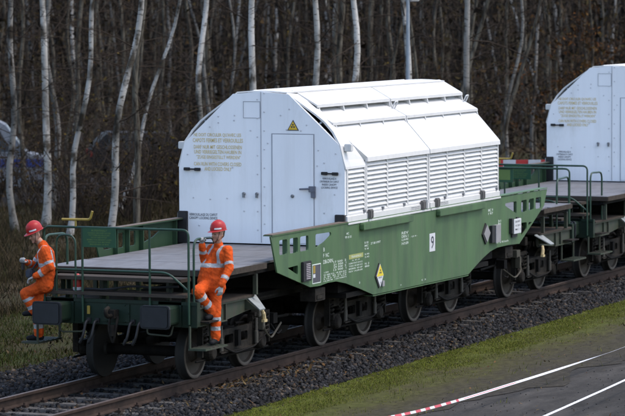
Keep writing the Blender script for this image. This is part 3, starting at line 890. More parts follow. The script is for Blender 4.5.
# right-hand placards
MB().prism(dia(10.56, 1.435, .17, .19), 'y', -1.501, -1.525).build("placard_holder", BLACK, g)
MB().prism(dia(10.615, 1.435, .165, .155), 'y', -1.526, -1.532).build("blank_placard", PLATE_G, g)
MB().box(10.79, 10.95, -1.501, -1.56, 1.255, 1.56).build("plate_backing", BLACK, g, split=True)
MB().box(10.95, 11.20, -1.505, -1.575, 1.25, 1.56).build("blank_plate", PLATE_G, g)
MB().box(11.83, 11.93, -1.501, -1.56, 1.35, 1.62).box(11.93, 12.20, -1.501, -1.53, 1.27, 1.34).box(12.2, 12.30, -1.501, -1.53, 1.58, 1.62).build("plate_backing", BLACK, g, split=True)
MB().box(11.92, 12.30, -1.535, -1.57, 1.335, 1.60).build("data_plate", PLATE_W, g, bevel=.004)
for i in range(3): text(("DB 0997", "41 20 8", "MC 1")[i], '-y', -1.572, 11.98, 12.24, 1.535 - .07 * i, 1.57 - .07 * i, BTXT, g)
# left-hand dark marker and slate panel
MB().box(2.35, 2.67, -1.501, -1.545, 1.265, 1.575).build("marker_frame", BLACK, g, bevel=.008)
mk = MB()
for i in range(9):
    mk.tube([(2.44, -1.548, 1.305 + .028 * i), (2.60, -1.548, 1.305 + .028 * i)], .012, 6)
mk.build("marker_grille", mat("marker_grey", (.20, .18, .19), .6, var=.4, scale=20), g)
MB().box(2.79, 3.125, -1.5, -1.503, 1.195, 1.50).build("slate_border", WTXT, g)
MB().box(2.805, 3.11, -1.5032, -1.505, 1.21, 1.485).build("slate_panel", SLATE, g)
MB().box(2.815, 2.90, -1.5052, -1.5065, 1.36, 1.475).build("slate_label", YEL, g); MB().box(2.815, 2.90, -1.5052, -1.5065, 1.29, 1.345).build("slate_label", PLATE_W, g)

# --- body under the hood, centre sill
MB().box(4.3, 10.9, -1.44, 1.44, .84, .92).box(4.2, 11.38, -1.34, 1.34, .93, 1.66).build("well_floor", GRIME, WAG, split=True)
MB().box(-.84, 16.0, -.32, .32, .95, 1.14).box(1.2, 4.19, -1.0, 1.0, 1.0, 1.12).box(11.4, 13.95, -1.0, 1.0, 1.0, 1.12).build("centre_sill", GRIME, WAG, split=True)

# --- the two end platforms (front one, and the same mirrored)
def platform(mir):
    B = lambda b, n, m, p=WAG, **k: b.build(n, m, p, mirror=CX if mir else None, **k)
    # deck plates with narrow joints
    for i, (x0, x1) in enumerate(((-.45, .75), (.765, 2.0), (2.015, 3.2), (3.215, 4.21))):
        w_ = 1.42 if i == 0 else 1.355
        B(MB().box(x0, x1, -w_, w_, 1.622, 1.66), "deck_plate", DECK, bevel=.006)
    B(MB().box(-.47, -.455, -1.43, 1.43, 1.57, 1.652).box(-.45, 1.2, -1.44, -1.425, 1.57, 1.655).box(-.45, 1.2, 1.425, 1.44, 1.57, 1.655), "deck_edge", WOOD, split=True)
    b = MB()
    for y in (-1.30, -.45, .45, 1.30): b.box(-.43, 4.2, y - .04, y + .04, 1.50, 1.62)
    for x in (-.40, .95, 1.9): b.box(x, x + .07, -1.34, 1.34, 1.48, 1.56)
    B(b, "deck_joist", GRIME, split=True)
    B(MB().box(2.55, 2.6, -1.3, 1.3, 1.13, 1.50), "bulkhead", GRIME)
    for y in (-1.34, 1.34, -.55, .55):
        for x in (-.38, .965) if abs(y) > 1 else (-.38,):
            B(MB().box(x, x + .055, y - .03, y + .03, 1.19, 1.50), "deck_post", GREEN_G)
    # step planks
    o = B(MB().box(-1.0, -.64, -1.05, 1.1, 1.515, 1.57), "step_plank", WOOD, bevel=.006)
    o = B(MB().box(-1.06, -.66, -1.15, 1.12, 1.30, 1.345), "step_plank", WOOD, bevel=.006)
    b = MB()
    for y in (-.95, -.18, .35, .95): b.box(-.70, -.645, y - .03, y + .03, 1.18, 1.30); b.box(-.64, -.585, y - .03, y + .03, 1.18, 1.52)
    for y in (-.75, .15, 1.02): b.box(-.72, -.67, y - .025, y + .025, 1.345, 1.515)
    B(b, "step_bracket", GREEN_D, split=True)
    B(MB().tube(rounded([(-.9, .55, 1.38), (-.88, .2, 1.37), (-.86, -.2, 1.44), (-.84, -.5, 1.42), (-.86, -.95, 1.45)], .15), .018, 6), "air_hose", BLACK, smooth=True)
    # sub-frame
    B(MB().box(-.82, 1.05, -1.30, 1.30, 1.155, 1.185), "sub_deck", WOOD)
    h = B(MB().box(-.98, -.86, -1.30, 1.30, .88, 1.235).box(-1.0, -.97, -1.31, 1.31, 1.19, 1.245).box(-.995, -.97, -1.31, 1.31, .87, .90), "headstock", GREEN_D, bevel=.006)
    for s in (-1, 1):
        b = MB().prism([(-.86, .88), (.10, .88), (.75, .94), (1.05, .96), (1.05, 1.15), (-.86, 1.15)], 'y', s * 1.225, s * 1.25)
        b.box(-.86, 1.03, s * 1.15, s * 1.29, 1.132, 1.154)
        b.box(-.86, .1, s * 1.15, s * 1.285, .872, .892)
        b.box(-.25, -.23, s * 1.24, s * 1.285, .892, 1.132); b.box(.05, .07, s * 1.24, s * 1.285, .892, 1.132)
        B(b, "solebar", GREEN_G)
        B(MB().prism([(.80, .985), (1.06, .985), (1.06, 1.13), (.80, 1.13)], 'y', s * 1.25, s * 1.275).prism([(s * 1.27, 1.13), (s * 1.27, .985), (s * 1.46, .985)], 'x', .80, .815).prism([(s * 1.27, 1.13), (s * 1.27, .985), (s * 1.46, .985)], 'x', .97, .985), "bracket_gusset", GREEN_G, split=True)
        br = MB().prism([(s * 1.25, 1.172), (s * 1.50, .985), (s * 1.495, .968), (s * 1.25, 1.152)], 'x', 0, 1)
        br.v = [((.84 + x * .36) if abs(y) < 1.3 else (.80 + x * .20), y, z) for x, y, z in br.v]
        o = B(br, "end_bracket", BRACKET_LIT)
        B(MB().tube(rounded([(1.13, s * 1.38, .96), (1.15, s * 1.40, .90), (1.18, s * 1.40, .80)], .03), [.028] * 4 + [.034] * 4, 8).box(1.12, 1.23, s * 1.38, s * 1.43, .76, .80), "end_cock", CREAM)
    # buffers
    for s in (-1, 1):
        y = s * .875
        b = MB()
        b.box(-1.0, -.99, y - .19, y + .19, .87, 1.25)
        b.prism(fillet([(y - .15, .92), (y + .15, .92), (y + .15, 1.20), (y - .15, 1.20)], .04), 'x', -1.32, -1.0)
        b.lathe([(.115, 0), (.115, .16)], (-1.47, y, 1.06), 'x', 20)
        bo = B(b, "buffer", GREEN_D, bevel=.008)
        pl_ = MB()
        N = fillet([(y - .235, .89), (y + .235, .89), (y + .235, 1.23), (y - .235, 1.23)], .05)
        pl_.prism(N, 'x', -1.51, -1.465)
        k = MB().prism(N, 'x', -1.51, -1.465)
        N2 = [(y + (a - y) * .9, 1.06 + (c - 1.06) * .9) for a, c in N]
        k.v = k.v; k2 = MB(); k2.prism(N2, 'x', -1.523, -1.511)
        k.add(k2.v, k2.f)
        B(k, "buffer_head", BUFF, bo, bevel=.012)
        B(MB().tube(rounded([(-1.0, y - s * .36, .90), (-1.02, y - s * .36, .76), (-1.02, y + s * .02, .74), (-1.0, y + s * .05, .89)], .05), .014, 6), "shunter_grip", GREEN_G)
    # steps at the corners
    for s in (-1, 1):
        b = MB().box(-1.12, -.36, s * 1.22, s * 1.50, .555, .58)
        for i in range(5): b.box(-1.10 + .15 * i, -1.06 + .15 * i, s * 1.225, s * 1.495, .58, .588)
        b.tube(rounded([(-1.10, s * 1.24, .90), (-1.10, s * 1.24, .57)], .02), .02, 6).tube([(-.40, s * 1.24, .90), (-.40, s * 1.24, .57)], .02, 6)
        B(b, "foot_step", GREEN_G)
        B(MB().box(-.86, -.44, s * 1.25, s * 1.44, .935, .955), "upper_step", GRIME_L)
    # coupling, hoses
    b = MB().box(-1.16, -.98, -.05, .05, .98, 1.10).tube(rounded([(-1.12, 0, 1.02), (-1.30, 0, 1.02), (-1.34, 0, 1.12), (-1.24, 0, 1.14)], .05), .032, 8)
    b.tube(rounded([(-1.06, -.06, 1.0), (-1.12, -.06, .82), (-1.10, 0, .60), (-1.12, .06, .82), (-1.06, .06, 1.0)], .06), .02, 8)
    b.lathe([(.04, .0), (.04, .16)], (-1.11, 0, .72), 'z', 10)
    B(b, "draw_hook", GRIME_L, smooth=True)
    for y in (-.42, -.28, .30, .44):
        B(MB().tube(rounded([(-.98, y, .93), (-1.10, y, .92), (-1.16, y + .02, .70), (-1.12, y + .10, .58), (-1.02, y + .12, .66)], .08), .02, 8).box(-1.02, -.97, y - .03, y + .03, .89, .96), "brake_hose", BLACK, smooth=True)
    B(MB().box(-1.02, -1.0, .42, .46, 1.02, 1.14), "lamp_iron", YEL)
    b = MB()
    for y, z in ((.15, .93), (-.15, .93), (.15, 1.17), (-.15, 1.17), (.2, 1.05), (-.2, 1.05)): b.lathe([(.018, -.02), (.012, -.03)], (-.98, y, z), 'x', 6)
    b.box(-1.0, -.97, -.22, .22, .92, 1.18)
    B(b, "draft_plate", GREEN_D)
    # railings
    rr = .0185
    b = MB().tube(rounded([(-1.02, 1.16, 1.0), (-1.02, 1.16, 2.29), (-1.02, -1.19, 2.29), (-1.02, -1.19, .92)], .10), rr, 8)
    b.tube(rounded([(-1.02, 1.16, 1.56), (-1.02, 1.02, 1.665), (-1.02, -.86, 1.665), (-1.02, -1.17, 1.42)], .12), rr * .9, 8)
    for y in (.53, -.565): b.tube([(-1.02, y, .90), (-1.02, y, 2.285)], rr, 8)
    B(b, "front_railing", GREEN_R, smooth=True)
    b = MB().tube(rounded([(-1.0, .97, 1.25), (-1.0, .97, 2.17), (-1.0, .655, 2.17), (-1.0, .655, 1.25)], .14), rr * .9, 8)
    B(b, "grab_rail", GREEN_R, smooth=True)
    for s in (-1, 1):
        b = MB().tube(rounded([(-.90, s * 1.215, .95), (-.90, s * 1.215, 2.15), (-.18, s * 1.215, 2.13), (-.18, s * 1.215, 1.16)], .16), rr, 8)
        B(b, "grab_rail", GREEN_R, smooth=True)
    b = MB().tube([(-1.02, .635, 2.29), (-1.02, .635, 2.40)], .016, 8)
    b.tube(rounded([(-1.02, .86, 2.40), (-1.02, .40, 2.405), (-1.02, .36, 2.53)], .04), .019, 8)
    B(b, "crank_handle", YEL, smooth=True)
    MBs = B(MB().box(-1.045, -1.035, -.03, .51, 2.005, 2.285), "notice_board", SIGNG)
    if not mir:
        for i, (t, a, c) in enumerate((("AUFENTHALT", .13, 2.245), ("WAHREND DER FAHRT AUF DER", .19, 2.212), ("PLATTFORM UND DEN STUFEN", .17, 2.180), ("NICHT GESTATTET", .13, 2.148), ("BREMSE VOR ABFAHRT LOSEN", .20, 2.114), ("HANDRAD NUR IM STAND", .18, 2.080), ("BEDIENEN 20 KN", .15, 2.046))):
            text(t, '-x', -1.0465, .24 + a, .24 - a, c - .010, c + (.018 if i == 0 else .012), SIGN_TXT, MBs)
    else:
        bb = MB()
        B(MB().box(-1.034, -1.0325, .03, .45, 2.05, 2.25), "notice_print", SIGN_TXT, MBs)
    b = MB().lathe([(.05, 0), (.062, .02), (.062, .17), (.04, .21), (.025, .235)], (-.80, .73, 1.35), 'z', 16)
    B(b, "signal_flask", RED, smooth=True)
    B(MB().lathe([(.065, 0), (.068, .03), (.064, .045)], (-.80, .73, 1.345), 'z', 16), "flask_base", PLATE_W)
    # clutter beneath the deck
    b = MB().box(1.30, 1.45, -1.0, -1.15, .98, 1.14).tube([(1.25, -1.05, 1.05), (2.5, -1.05, 1.06)], .018, 6)
    B(b, "brake_valve", GRIME_L, bevel=.01)
    b = MB().box(1.62, 1.82, -.98, -1.12, .78, .92).box(1.68, 1.76, -1.0, -1.16, .58, .80).tube(rounded([(1.7, -1.1, .8), (1.72, -1.18, .55), (2.0, -1.15, .42), (2.5, -1.1, .62)], .1), .016, 6)
    B(b, "brake_cylinder", mat("pale_grime", (.055, .05, .036), .7, var=.3, scale=8) if "pale_grime" not in bpy.data.materials else bpy.data.materials["pale_grime"], bevel=.01)
    b = MB().lathe([(.09, -.45), (.11, -.42), (.11, .42), (.09, .45)], (1.9, .25, .90), 'y', 16)
    b.box(2.25, 2.40, -.92, -1.08, .62, .78).tube(rounded([(2.2, -1.05, .62), (2.3, -1.12, .45), (2.5, -1.1, .50)], .06), .014, 6).tube([(1.2, -.9, .72), (3.2, -.9, .66)], .022, 6)
    B(b, "air_reservoir", GRIME)
    b = MB().box(3.0, 3.40, -1.20, -1.46, .90, 1.10)
    b.box(3.05, 3.32, -1.462, -1.47, .93, 1.0)
    B(b, "jacking_bracket", GRIME_L, bevel=.01)
platform(False)
platform(True)

# --- bogies
WR = .40
def wheel_prof(s):
    return [(.06, s * .60), (.11, s * .655), (.30, s * .665), (WR + .026, s * .672), (WR + .026, s * .690), (WR + .004, s * .712), (WR, s * .73), (WR - .004, s * .802), (WR - .018, s * .808)]
def face_prof(s):
    return [(WR - .018, s * .808), (WR - .065, s * .809), (WR - .085, s * .775), (.15, s * .755), (.12, s * .80), (.09, s * .83)]
def bogie(cx_, first=[None]):
    if first[0] is not None:
        o = copy_tree(first[0], WAG); o.location = (cx_, 0, 0); return o
    b = MB().box(-.18, .18, -.95, .95, .56, .70).box(-.62, .62, -.28, -.20, .55, .63).box(-.62, .62, .20, .28, .55, .63).lathe([(.22, .70), (.22, .86), (.16, .95)], (0, 0, 0), 'z', 16)
    bg_ = b.build("bogie", GRIME, WAG); bg_.location = (cx_, 0, 0)
    for s in (-1, 1):
        fr = [(-1.16, .66), (-1.16, .80), (-.72, .82), (-.55, .70), (.55, .70), (.72, .82), (1.16, .80), (1.16, .66), (.80, .66), (.66, .52), (.60, .37), (-.60, .37), (-.66, .52), (-.80, .66)]
        hol = [fillet([(-.42, .47), (-.10, .47), (-.10, .61), (-.42, .61)], .03), fillet([(.10, .47), (.42, .47), (.42, .61), (.10, .61)], .03)]
        o = MB().prism(fr, 'y', s * 1.02, s * 1.06, holes=hol)
        o.box(-.62, .62, s * .96, s * 1.10, .352, .372).box(-1.16, -.70, s * .96, s * 1.10, .802, .82).box(.70, 1.16, s * .96, s * 1.10, .802, .82)
        sf = o.build("side_frame", GRIME_L, bg_)
        for q in (-1, 1):
            ax = MB().lathe([(.10, s * .93), (.115, s * .95), (.115, s * 1.08), (.09, s * 1.12), (.05, s * 1.125)], (q * .9, 0, .40), 'y', 16)
            ax.box(q * .9 - .15, q * .9 + .15, s * .96, s * 1.07, .44, .53)
            ax.build("axle_box", GRIME_L, bg_, bevel=.008)
            for dx in (-.20, .20):
                hp = [(q * .9 + dx + .062 * math.cos(t), s * 1.03 + .062 * math.sin(t), .50 + .30 * t / (2 * math.pi * 4.5)) for t in np.linspace(0, 2 * math.pi * 4.5, 64)]
                MB().tube(hp, .018, 6).build("coil_spring", GRIME_L, bg_, smooth=True)
            pd = MB().box(q * .9 - .28, q * .9 + .28, s * .99, s * 1.09, .80, .86)
            for dx in (-.31, .29): pd.box(q * .9 + dx, q * .9 + dx + .03, s * .98, s * 1.07, .36, .82)
            pd.build("pedestal", GRIME_L, bg_)
            bk = MB().prism([(q * .9 - q * .46, .24), (q * .9 - q * .40, .24), (q * .9 - q * .37, .52), (q * .9 - q * .46, .52)], 'y', s * .69, s * .82)
            bk.tube([(q * .9 - q * .47, s * .75, .40), (q * .9 - q * .47, s * .75, .70)], .02, 6)
            bk.build("brake_shoe", GRIME, bg_)
        hg = MB().tube(rounded([(-.58, s * 1.10, .46), (-.2, s * 1.13, .33), (.5, s * 1.13, .36), (1.2, s * 1.08, .55)], .1), .015, 6)
        hg.tube([(-1.3, s * 1.0, .30), (1.3, s * 1.0, .28)], .017, 6)
        hg.box(-.05, .05, s * 1.061, s * 1.12, .42, .66)
        hg.build("brake_rigging", GRIME, bg_)
        for dx in (-.62, .62):
            dm = MB().lathe([(.035, .40), (.035, .58), (.026, .585), (.026, .78)], (dx * 1.02, s * 1.105, 0), 'z', 10)
            dm.build("damper", mat("pale_damper", (.04, .036, .028), .6, var=.3) if "pale_damper" not in bpy.data.materials else bpy.data.materials["pale_damper"], bg_, smooth=True)
    for q in (-1, 1):
        ax = MB().lathe([(.085, -.66), (.08, -.5), (.08, .5), (.085, .66)], (q * .9, 0, .40), 'y', 16)
        ax.build("axle", GRIME, bg_, smooth=True)
        for s in (-1, 1):
            w_ = MB().lathe([(.001, s * .60)] + wheel_prof(s), (q * .9, 0, .40), 'y', 40, cap=False)
            w_.lathe(face_prof(s) + [(.001, s * .83)], (q * .9, 0, .40), 'y', 40, mi=1, cap=False)
            w_.lathe([(WR - .010, s * .8085), (WR - .014, s * .8105), (WR - .052, s * .8115), (WR - .056, s * .8095)], (q * .9, 0, .40), 'y', 40, mi=2, cap=False)
            w_.build("wheel", [TREAD_D, WHEEL, RIMW], bg_, smooth=True)
    first[0] = bg_
    return bg_
RIMW = mat('worn_rim', (.085, .072, .060), .6, .2, var=.35, scale=7, spec=.2)
TREAD_D = mat("dull_tread", (.013, .012, .011), .7, .1, var=.2)
for cx_ in (.9, 5.70, 9.80, 14.60): bogie(cx_)

# --- second wagon behind
W2 = copy_tree(WAG, None, skip=lambda q: q.get("front_only"))
W2.location = (18.28, 0, 0)
W2["label"] = "farther flask wagon coupled behind, cut off by the right edge, only its front end showing"
ep2 = [o for o in W2.children if o.name.startswith("hood_end_panel") and len(o.children)][0]
for i, b in enumerate(("VERROUILLAGE A", "L'INTERIEUR DU CAPOT", "INSIDE CANOPY", "LOCKING DEVICE")):
    wd = (.14, .185, .14, .155)[i]
    text(b, '-x', tx, 1.05 + wd, 1.05 - wd, 2.27 - .055 * i, 2.31 - .055 * i, BTXT, ep2)

# ------------------------------------------------------------------ two workers
ORANGE = mat("hi_vis_orange", (0.52, 0.074, 0.012), 0.85, var=0.12, scale=7, c2=(0.33, 0.05, 0.012), c2amt=0.42, c2scale=9, bump=.9, bscale=13, spec=.1)
REFL = mat("reflective_band", (0.30, 0.305, 0.31), 0.5, var=0.15, scale=18, bump=.4, bscale=20)
SKIN = mat("skin", (0.36, 0.19, 0.13), 0.55, var=0.15, scale=25)
HAIR = mat("short_hair", (0.06, 0.04, 0.025), 0.8, var=0.3, scale=40)
GLOVE = mat("pale_glove", (0.28, 0.28, 0.275), 0.85, var=0.25, scale=30)
BOOT = mat("black_boot", (0.010, 0.010, 0.011), 0.7, var=0.3, scale=20, spec=.1)
NAVY = mat("navy_cloth", (0.03, 0.035, 0.05), 0.8, var=0.2, scale=20)
HELM = mat("red_helmet", (0.30, 0.014, 0.014), 0.4, var=0.06, scale=6, spec=.25)
EYE = mat("eye_dark", (0.03, 0.025, 0.02), 0.3)
PM = [ORANGE, REFL, SKIN, HAIR, GLOVE, BOOT, NAVY]
OR_, RE, SK, HA, GL, BO, NA = range(7)

def capsule(mb, p0, r0, p1, r1, n=16):
    p0, p1 = Vector(p0), Vector(p1)
    d = p1 - p0
    L = d.length
    if L < 1e-6: d = Vector((0, 0, 1)); L = 1e-6
    d.normalize()
    pts, rs = [], []
    for t in (-1, -.92, -.71, -.38): pts.append(p0 + d * r0 * t); rs.append(max(1e-4, r0 * math.sqrt(max(0, 1 - t * t))))
    for t in (0, .5, 1): pts.append(p0 + d * L * t); rs.append(r0 + (r1 - r0) * t)
    for t in (.38, .71, .92, 1): pts.append(p1 + d * r1 * t); rs.append(max(1e-4, r1 * math.sqrt(max(0, 1 - t * t))))
    mb.tube(pts, rs, n)

def finger(segs, name, pts, r):
    for a, b in zip(pts, pts[1:]): segs.append((name, a, r, b, r * .9))

def hand(segs, wrist, kn, nrm, side, curl, lab='glove', size=1.0):
    """wrist point, direction to knuckles, palm normal (towards the palm side), thumb side vector, list of curl per joint"""
    W, D, N, S = Vector(wrist), Vector(kn).normalized(), Vector(nrm).normalized(), Vector(side).normalized()
    for k in (-1.1, -.35, .4, 1.1):
        segs.append((lab, W + S * k * .010, .020 * size, W + D * .085 * size + S * k * .022 * size, .0155 * size))
    for k, ln in ((-1.5, .062), (-.5, .074), (.5, .080), (1.5, .072)):
        p = W + D * .085 * size + S * k * .0215 * size
        ang = 0; pts = [p]
        for j, (c, f_) in enumerate(zip(curl, (.42, .33, .25))):
            ang += c
            p = p + (D * math.cos(ang) + N * math.sin(ang)) * ln * f_ * size
            pts.append(p)
        finger(segs, lab, pts, .0105 * size)
    t0 = W + D * .022 * size + S * .028 * size
    t1 = t0 + (D * .55 + S * .75 + N * .25).normalized() * .042 * size
    t2 = t1 + (D * .85 + S * .25 + N * .45).normalized() * .032 * size
    t3 = t2 + (D * .9 - S * .1 + N * .5).normalized() * .026 * size
    finger(segs, lab, [t0, t1, t2, t3], .0125 * size)

def head(segs, c, fwd, up_):
    F = Vector(fwd).normalized(); U = Vector(up_); U = (U - F * U.dot(F)).normalized(); R = F.cross(U)
    c = Vector(c)
    P = lambda a, b, d: c + F * a + R * b + U * d
    segs.append(('head', P(-.025, 0, .035), .088, P(.012, 0, .035), .082))
    segs.append(('head', P(-.03, 0, -.01), .075, P(.03, 0, -.03), .062))
    segs.append(('head', P(.035, 0, -.045), .052, P(.052, 0, -.085), .036))       # jaw, chin
    segs.append(('head', P(.07, 0, -.098), .020, P(.074, 0, -.100), .020))
    for s in (-1, 1):
        segs.append(('head', P(.045, s * .04, -.03), .030, P(.05, s * .035, -.045), .028))   # cheeks
        segs.append(('head', P(.075, s * .035, .012), .013, P(.082, s * .012, .014), .012))  # brow
        segs.append(('head', P(-.012, s * .079, .005), .013, P(-.016, s * .083, -.035), .010))   # ears
        segs.append(('head', P(-.005, s * .058, -.03), .028, P(.035, s * .045, -.075), .024))
    segs.append(('head', P(.085, 0, -.004), .010, P(.107, 0, -.034), .014))       # nose
    segs.append(('head', P(.078, -.016, -.064), .010, P(.078, .016, -.064), .010))  # lips
    segs.append(('head', P(.076, -.013, -.074), .010, P(.076, .013, -.074), .010))
    return c, F, R, U

def make_person(origin, segs, paint, label, hd, voxel=.0085):
    root = empty("person", origin, label, "person", "workers riding on the wagon steps")
    o_ = Vector(origin)
    mb = MB()
    for lab, p0, r0, p1, r1 in segs: capsule(mb, Vector(p0) - o_, r0, Vector(p1) - o_, r1, 18)
    b = mb.build("body", PM, root)
    m = b.modifiers.new("r", 'REMESH'); m.mode = 'VOXEL'; m.voxel_size = voxel
    s = b.modifiers.new("s", 'SMOOTH'); s.factor = .5; s.iterations = 4
    bpy.context.view_layer.update()
    dg = bpy.context.evaluated_depsgraph_get()
    me = bpy.data.meshes.new_from_object(b.evaluated_get(dg))
    b.modifiers.clear()
    b.data = me
    me.materials.clear()
    for q in PM: me.materials.append(q)
    nf = len(me.polygons)
    c = np.zeros(nf * 3); me.polygons.foreach_get("center", c); c = c.reshape(-1, 3) + np.array(origin)
    best = np.full(nf, 1e9); idx = np.zeros(nf, int); par = np.zeros(nf)
    for i, (lab, p0, r0, p1, r1) in enumerate(segs):
        a, d = np.array(p0), np.array(p1) - np.array(p0)
        t = np.clip(((c - a) @ d) / max(1e-9, d @ d), 0, 1)
        dist = np.linalg.norm(c - a - t[:, None] * d, axis=1) - (r0 + (r1 - r0) * t)
        k = dist < best
        best[k] = dist[k]; idx[k] = i; par[k] = t[k]
    labs = [s_[0] for s_ in segs]
    mi = np.array([paint(labs[i], t, p) for i, t, p in zip(idx, par, c)], dtype=np.int32)
    me.polygons.foreach_set("material_index", mi)
    # folds in the cloth
    nv = len(me.vertices)
    co = np.zeros(nv * 3); me.vertices.foreach_get("co", co); co = co.reshape(-1, 3)
    no = np.zeros(nv * 3); me.vertices.foreach_get("normal", no); no = no.reshape(-1, 3)
    cloth = np.zeros(nv)
    for pgn, k_ in zip(me.polygons, mi):
        if k_ in (OR_, RE, NA): cloth[list(pgn.vertices)] = 1
    rg_ = np.random.default_rng(nv)
    dsp = np.zeros(nv)
    for fr_, am in ((28, .0030), (45, .0020), (70, .0012), (18, .0035)):
        for _ in range(3):
            dv = rg_.normal(size=3) * np.array([1, 1, .75]); dv *= fr_ / np.linalg.norm(dv)
            wv = rg_.normal(size=3) * 9
            dsp += am * (1 - 2 * np.abs(np.sin(co @ dv + 1.4 * np.sin(co @ wv) + rg_.uniform(0, 6)))) * .6
    me.vertices.foreach_set("co", (co + no * (dsp * cloth)[:, None]).astype(np.float32).ravel())
    me.update()
    me.polygons.foreach_set("use_smooth", np.ones(nf, bool))
    # helmet, eyes
    C, F, R, U = hd
    h = MB()
    N = 28
    prof_ = [(1.0, 0.0), (.985, .03), (.93, .068), (.80, .102), (.58, .126), (.30, .138), (.06, .141)]
    vs, fs = [], []
    P = lambda a, b_, d: tuple(C - o_ + F * a + R * b_ + U * d)
    for (r, z) in prof_:
        for j in range(N):
            a = 2 * math.pi * j / N
            vs.append(P(math.cos(a) * .128 * r - .008, math.sin(a) * .108 * r, .052 + z))
    for j in range(N):
        a = 2 * math.pi * j / N
        fr = max(0, math.cos(a))
        vs.append(P(math.cos(a) * (.140 + .045 * fr ** 2) - .008, math.sin(a) * .118, .046 - .014 * fr))
    for j in range(N):
        a = 2 * math.pi * j / N
        vs.append(P(math.cos(a) * .122 - .008, math.sin(a) * .102, .046))
    m_ = len(prof_)
    for i in range(m_ - 1):
        for j in range(N):
            k = (j + 1) % N
            fs.append((i * N + j, i * N + k, (i + 1) * N + k, (i + 1) * N + j))
    fs.append(tuple((m_ - 1) * N + j for j in range(N)))
    for j in range(N):
        k = (j + 1) % N
        fs += [(j, m_ * N + j, m_ * N + k, k), (m_ * N + j, (m_ + 1) * N + j, (m_ + 1) * N + k, m_ * N + k)]
    h.add(vs, fs)
    ridge = [P(math.cos(t) * .118 - .008, 0, .085 + math.sin(t) * .108) for t in np.linspace(.5, 2.6, 12)]
    h.tube(ridge, .012, 8)
    hm = h.build("helmet", HELM, root, smooth=True)
    bd = MB()
    for sgn in (-1, 1):
        q = []
        for j in range(8):
            a = sgn * (math.pi * .16 + j * .13)
            q.append((P(math.cos(a) * .1295 - .008, math.sin(a) * .1095, .070), P(math.cos(a) * .1265 - .008, math.sin(a) * .1065, .092)))
        bd.add([x for pr in q for x in pr], [(2 * j, 2 * j + 2, 2 * j + 3, 2 * j + 1) for j in range(7)])
    bd.build("helmet_band", PLATE_W, hm, split=True)
    for s_ in (-1, 1):
        e = MB().lathe([(.002, -.009), (.008, -.005), (.0095, 0), (.008, .005), (.002, .009)], P(.0795, s_ * .031, -.006), 'z', 10)
        e.build("eye", EYE, root, smooth=True)
    st = MB()
    st.tube([P(.03, .088, .04), P(.055, .062, -.07), P(.068, .02, -.122), P(.068, -.02, -.122), P(.055, -.062, -.07), P(.03, -.088, .04)], .004, 5)
    st.build("chin_strap", BLACK, hm)
    return root

def leg(segs, hip, knee, ankle, toe, n):
    hip, knee, ankle, toe = map(Vector, (hip, knee, ankle, toe))
    segs.append(('thigh' + n, hip, .106, knee, .086))
    segs.append(('shin' + n, knee, .086, knee.lerp(ankle, .45), .084))
    segs.append(('shinb' + n, knee.lerp(ankle, .45), .084, ankle, .074))
    segs.append(('hem' + n, ankle.lerp(knee, .03), .080, ankle.lerp(knee, .16), .078))
    d = (toe - ankle); d.z = 0; d.normalize()
    low = Vector((0, 0, toe.z - .045))
    f = lambda p, z: Vector((p.x, p.y, z))
    segs.append(('boot' + n, ankle, .052, f(ankle, toe.z + .035), .046))
    segs.append(('boot' + n, f(ankle - d * .035, toe.z + .006), .042, f(ankle + d * .08, toe.z + .006), .042))
    segs.append(('boot' + n, f(ankle + d * .05, toe.z + .012), .046, f(ankle + d * .155, toe.z - .002), .037))

# --- worker on the near steps
seg = []
leg(seg, (-.44, -1.345, 1.46), (-.50, -1.37, 1.06), (-.50, -1.375, .70), (-.68, -1.375, .632), 'L')
leg(seg, (-.44, -1.215, 1.46), (-.835, -1.235, 1.385), (-.56, -1.335, 1.075), (-.80, -1.33, .999), 'R')
# pelvis and jacket
for dy in (-.07, 0, .07):
    seg.append(('torso', (-.445 - dy * .2, -1.275 + dy, 1.48), .134, (-.42 - dy * .5, -1.315 + dy * 1.05, 1.70), .126))
    seg.append(('torso', (-.42 - dy * .5, -1.315 + dy * 1.05, 1.70), .118, (-.375 + dy * .55, -1.365 + dy * 1.15, 1.90), .115))
seg.append(('yoke', (-.29, -1.235, 1.975), .075, (-.425, -1.50, 1.965), .075))
seg.append(('torso', (-.30, -1.26, 1.90), .09, (-.42, -1.48, 1.90), .09))
for dy in (-.075, 0, .075): seg.append(('hem', (-.44, -1.28 + dy, 1.415), .142, (-.44, -1.285 + dy, 1.50), .138))
seg.append(('neck', (-.365, -1.365, 1.99), .062, (-.39, -1.37, 2.10), .056))
seg.append(('collar', (-.36, -1.365, 2.01), .078, (-.37, -1.37, 2.035), .074))
# left arm hanging
seg.append(('uarmL', (-.42, -1.535, 1.965), .080, (-.50, -1.60, 1.715), .069))
seg.append(('farmL', (-.50, -1.60, 1.715), .069, (-.655, -1.545, 1.49), .055))
hand(seg, (-.665, -1.541, 1.46), (-.16, .06, -1), (.6, .8, 0), (-.8, .6, .1), (.35, .5, .4))
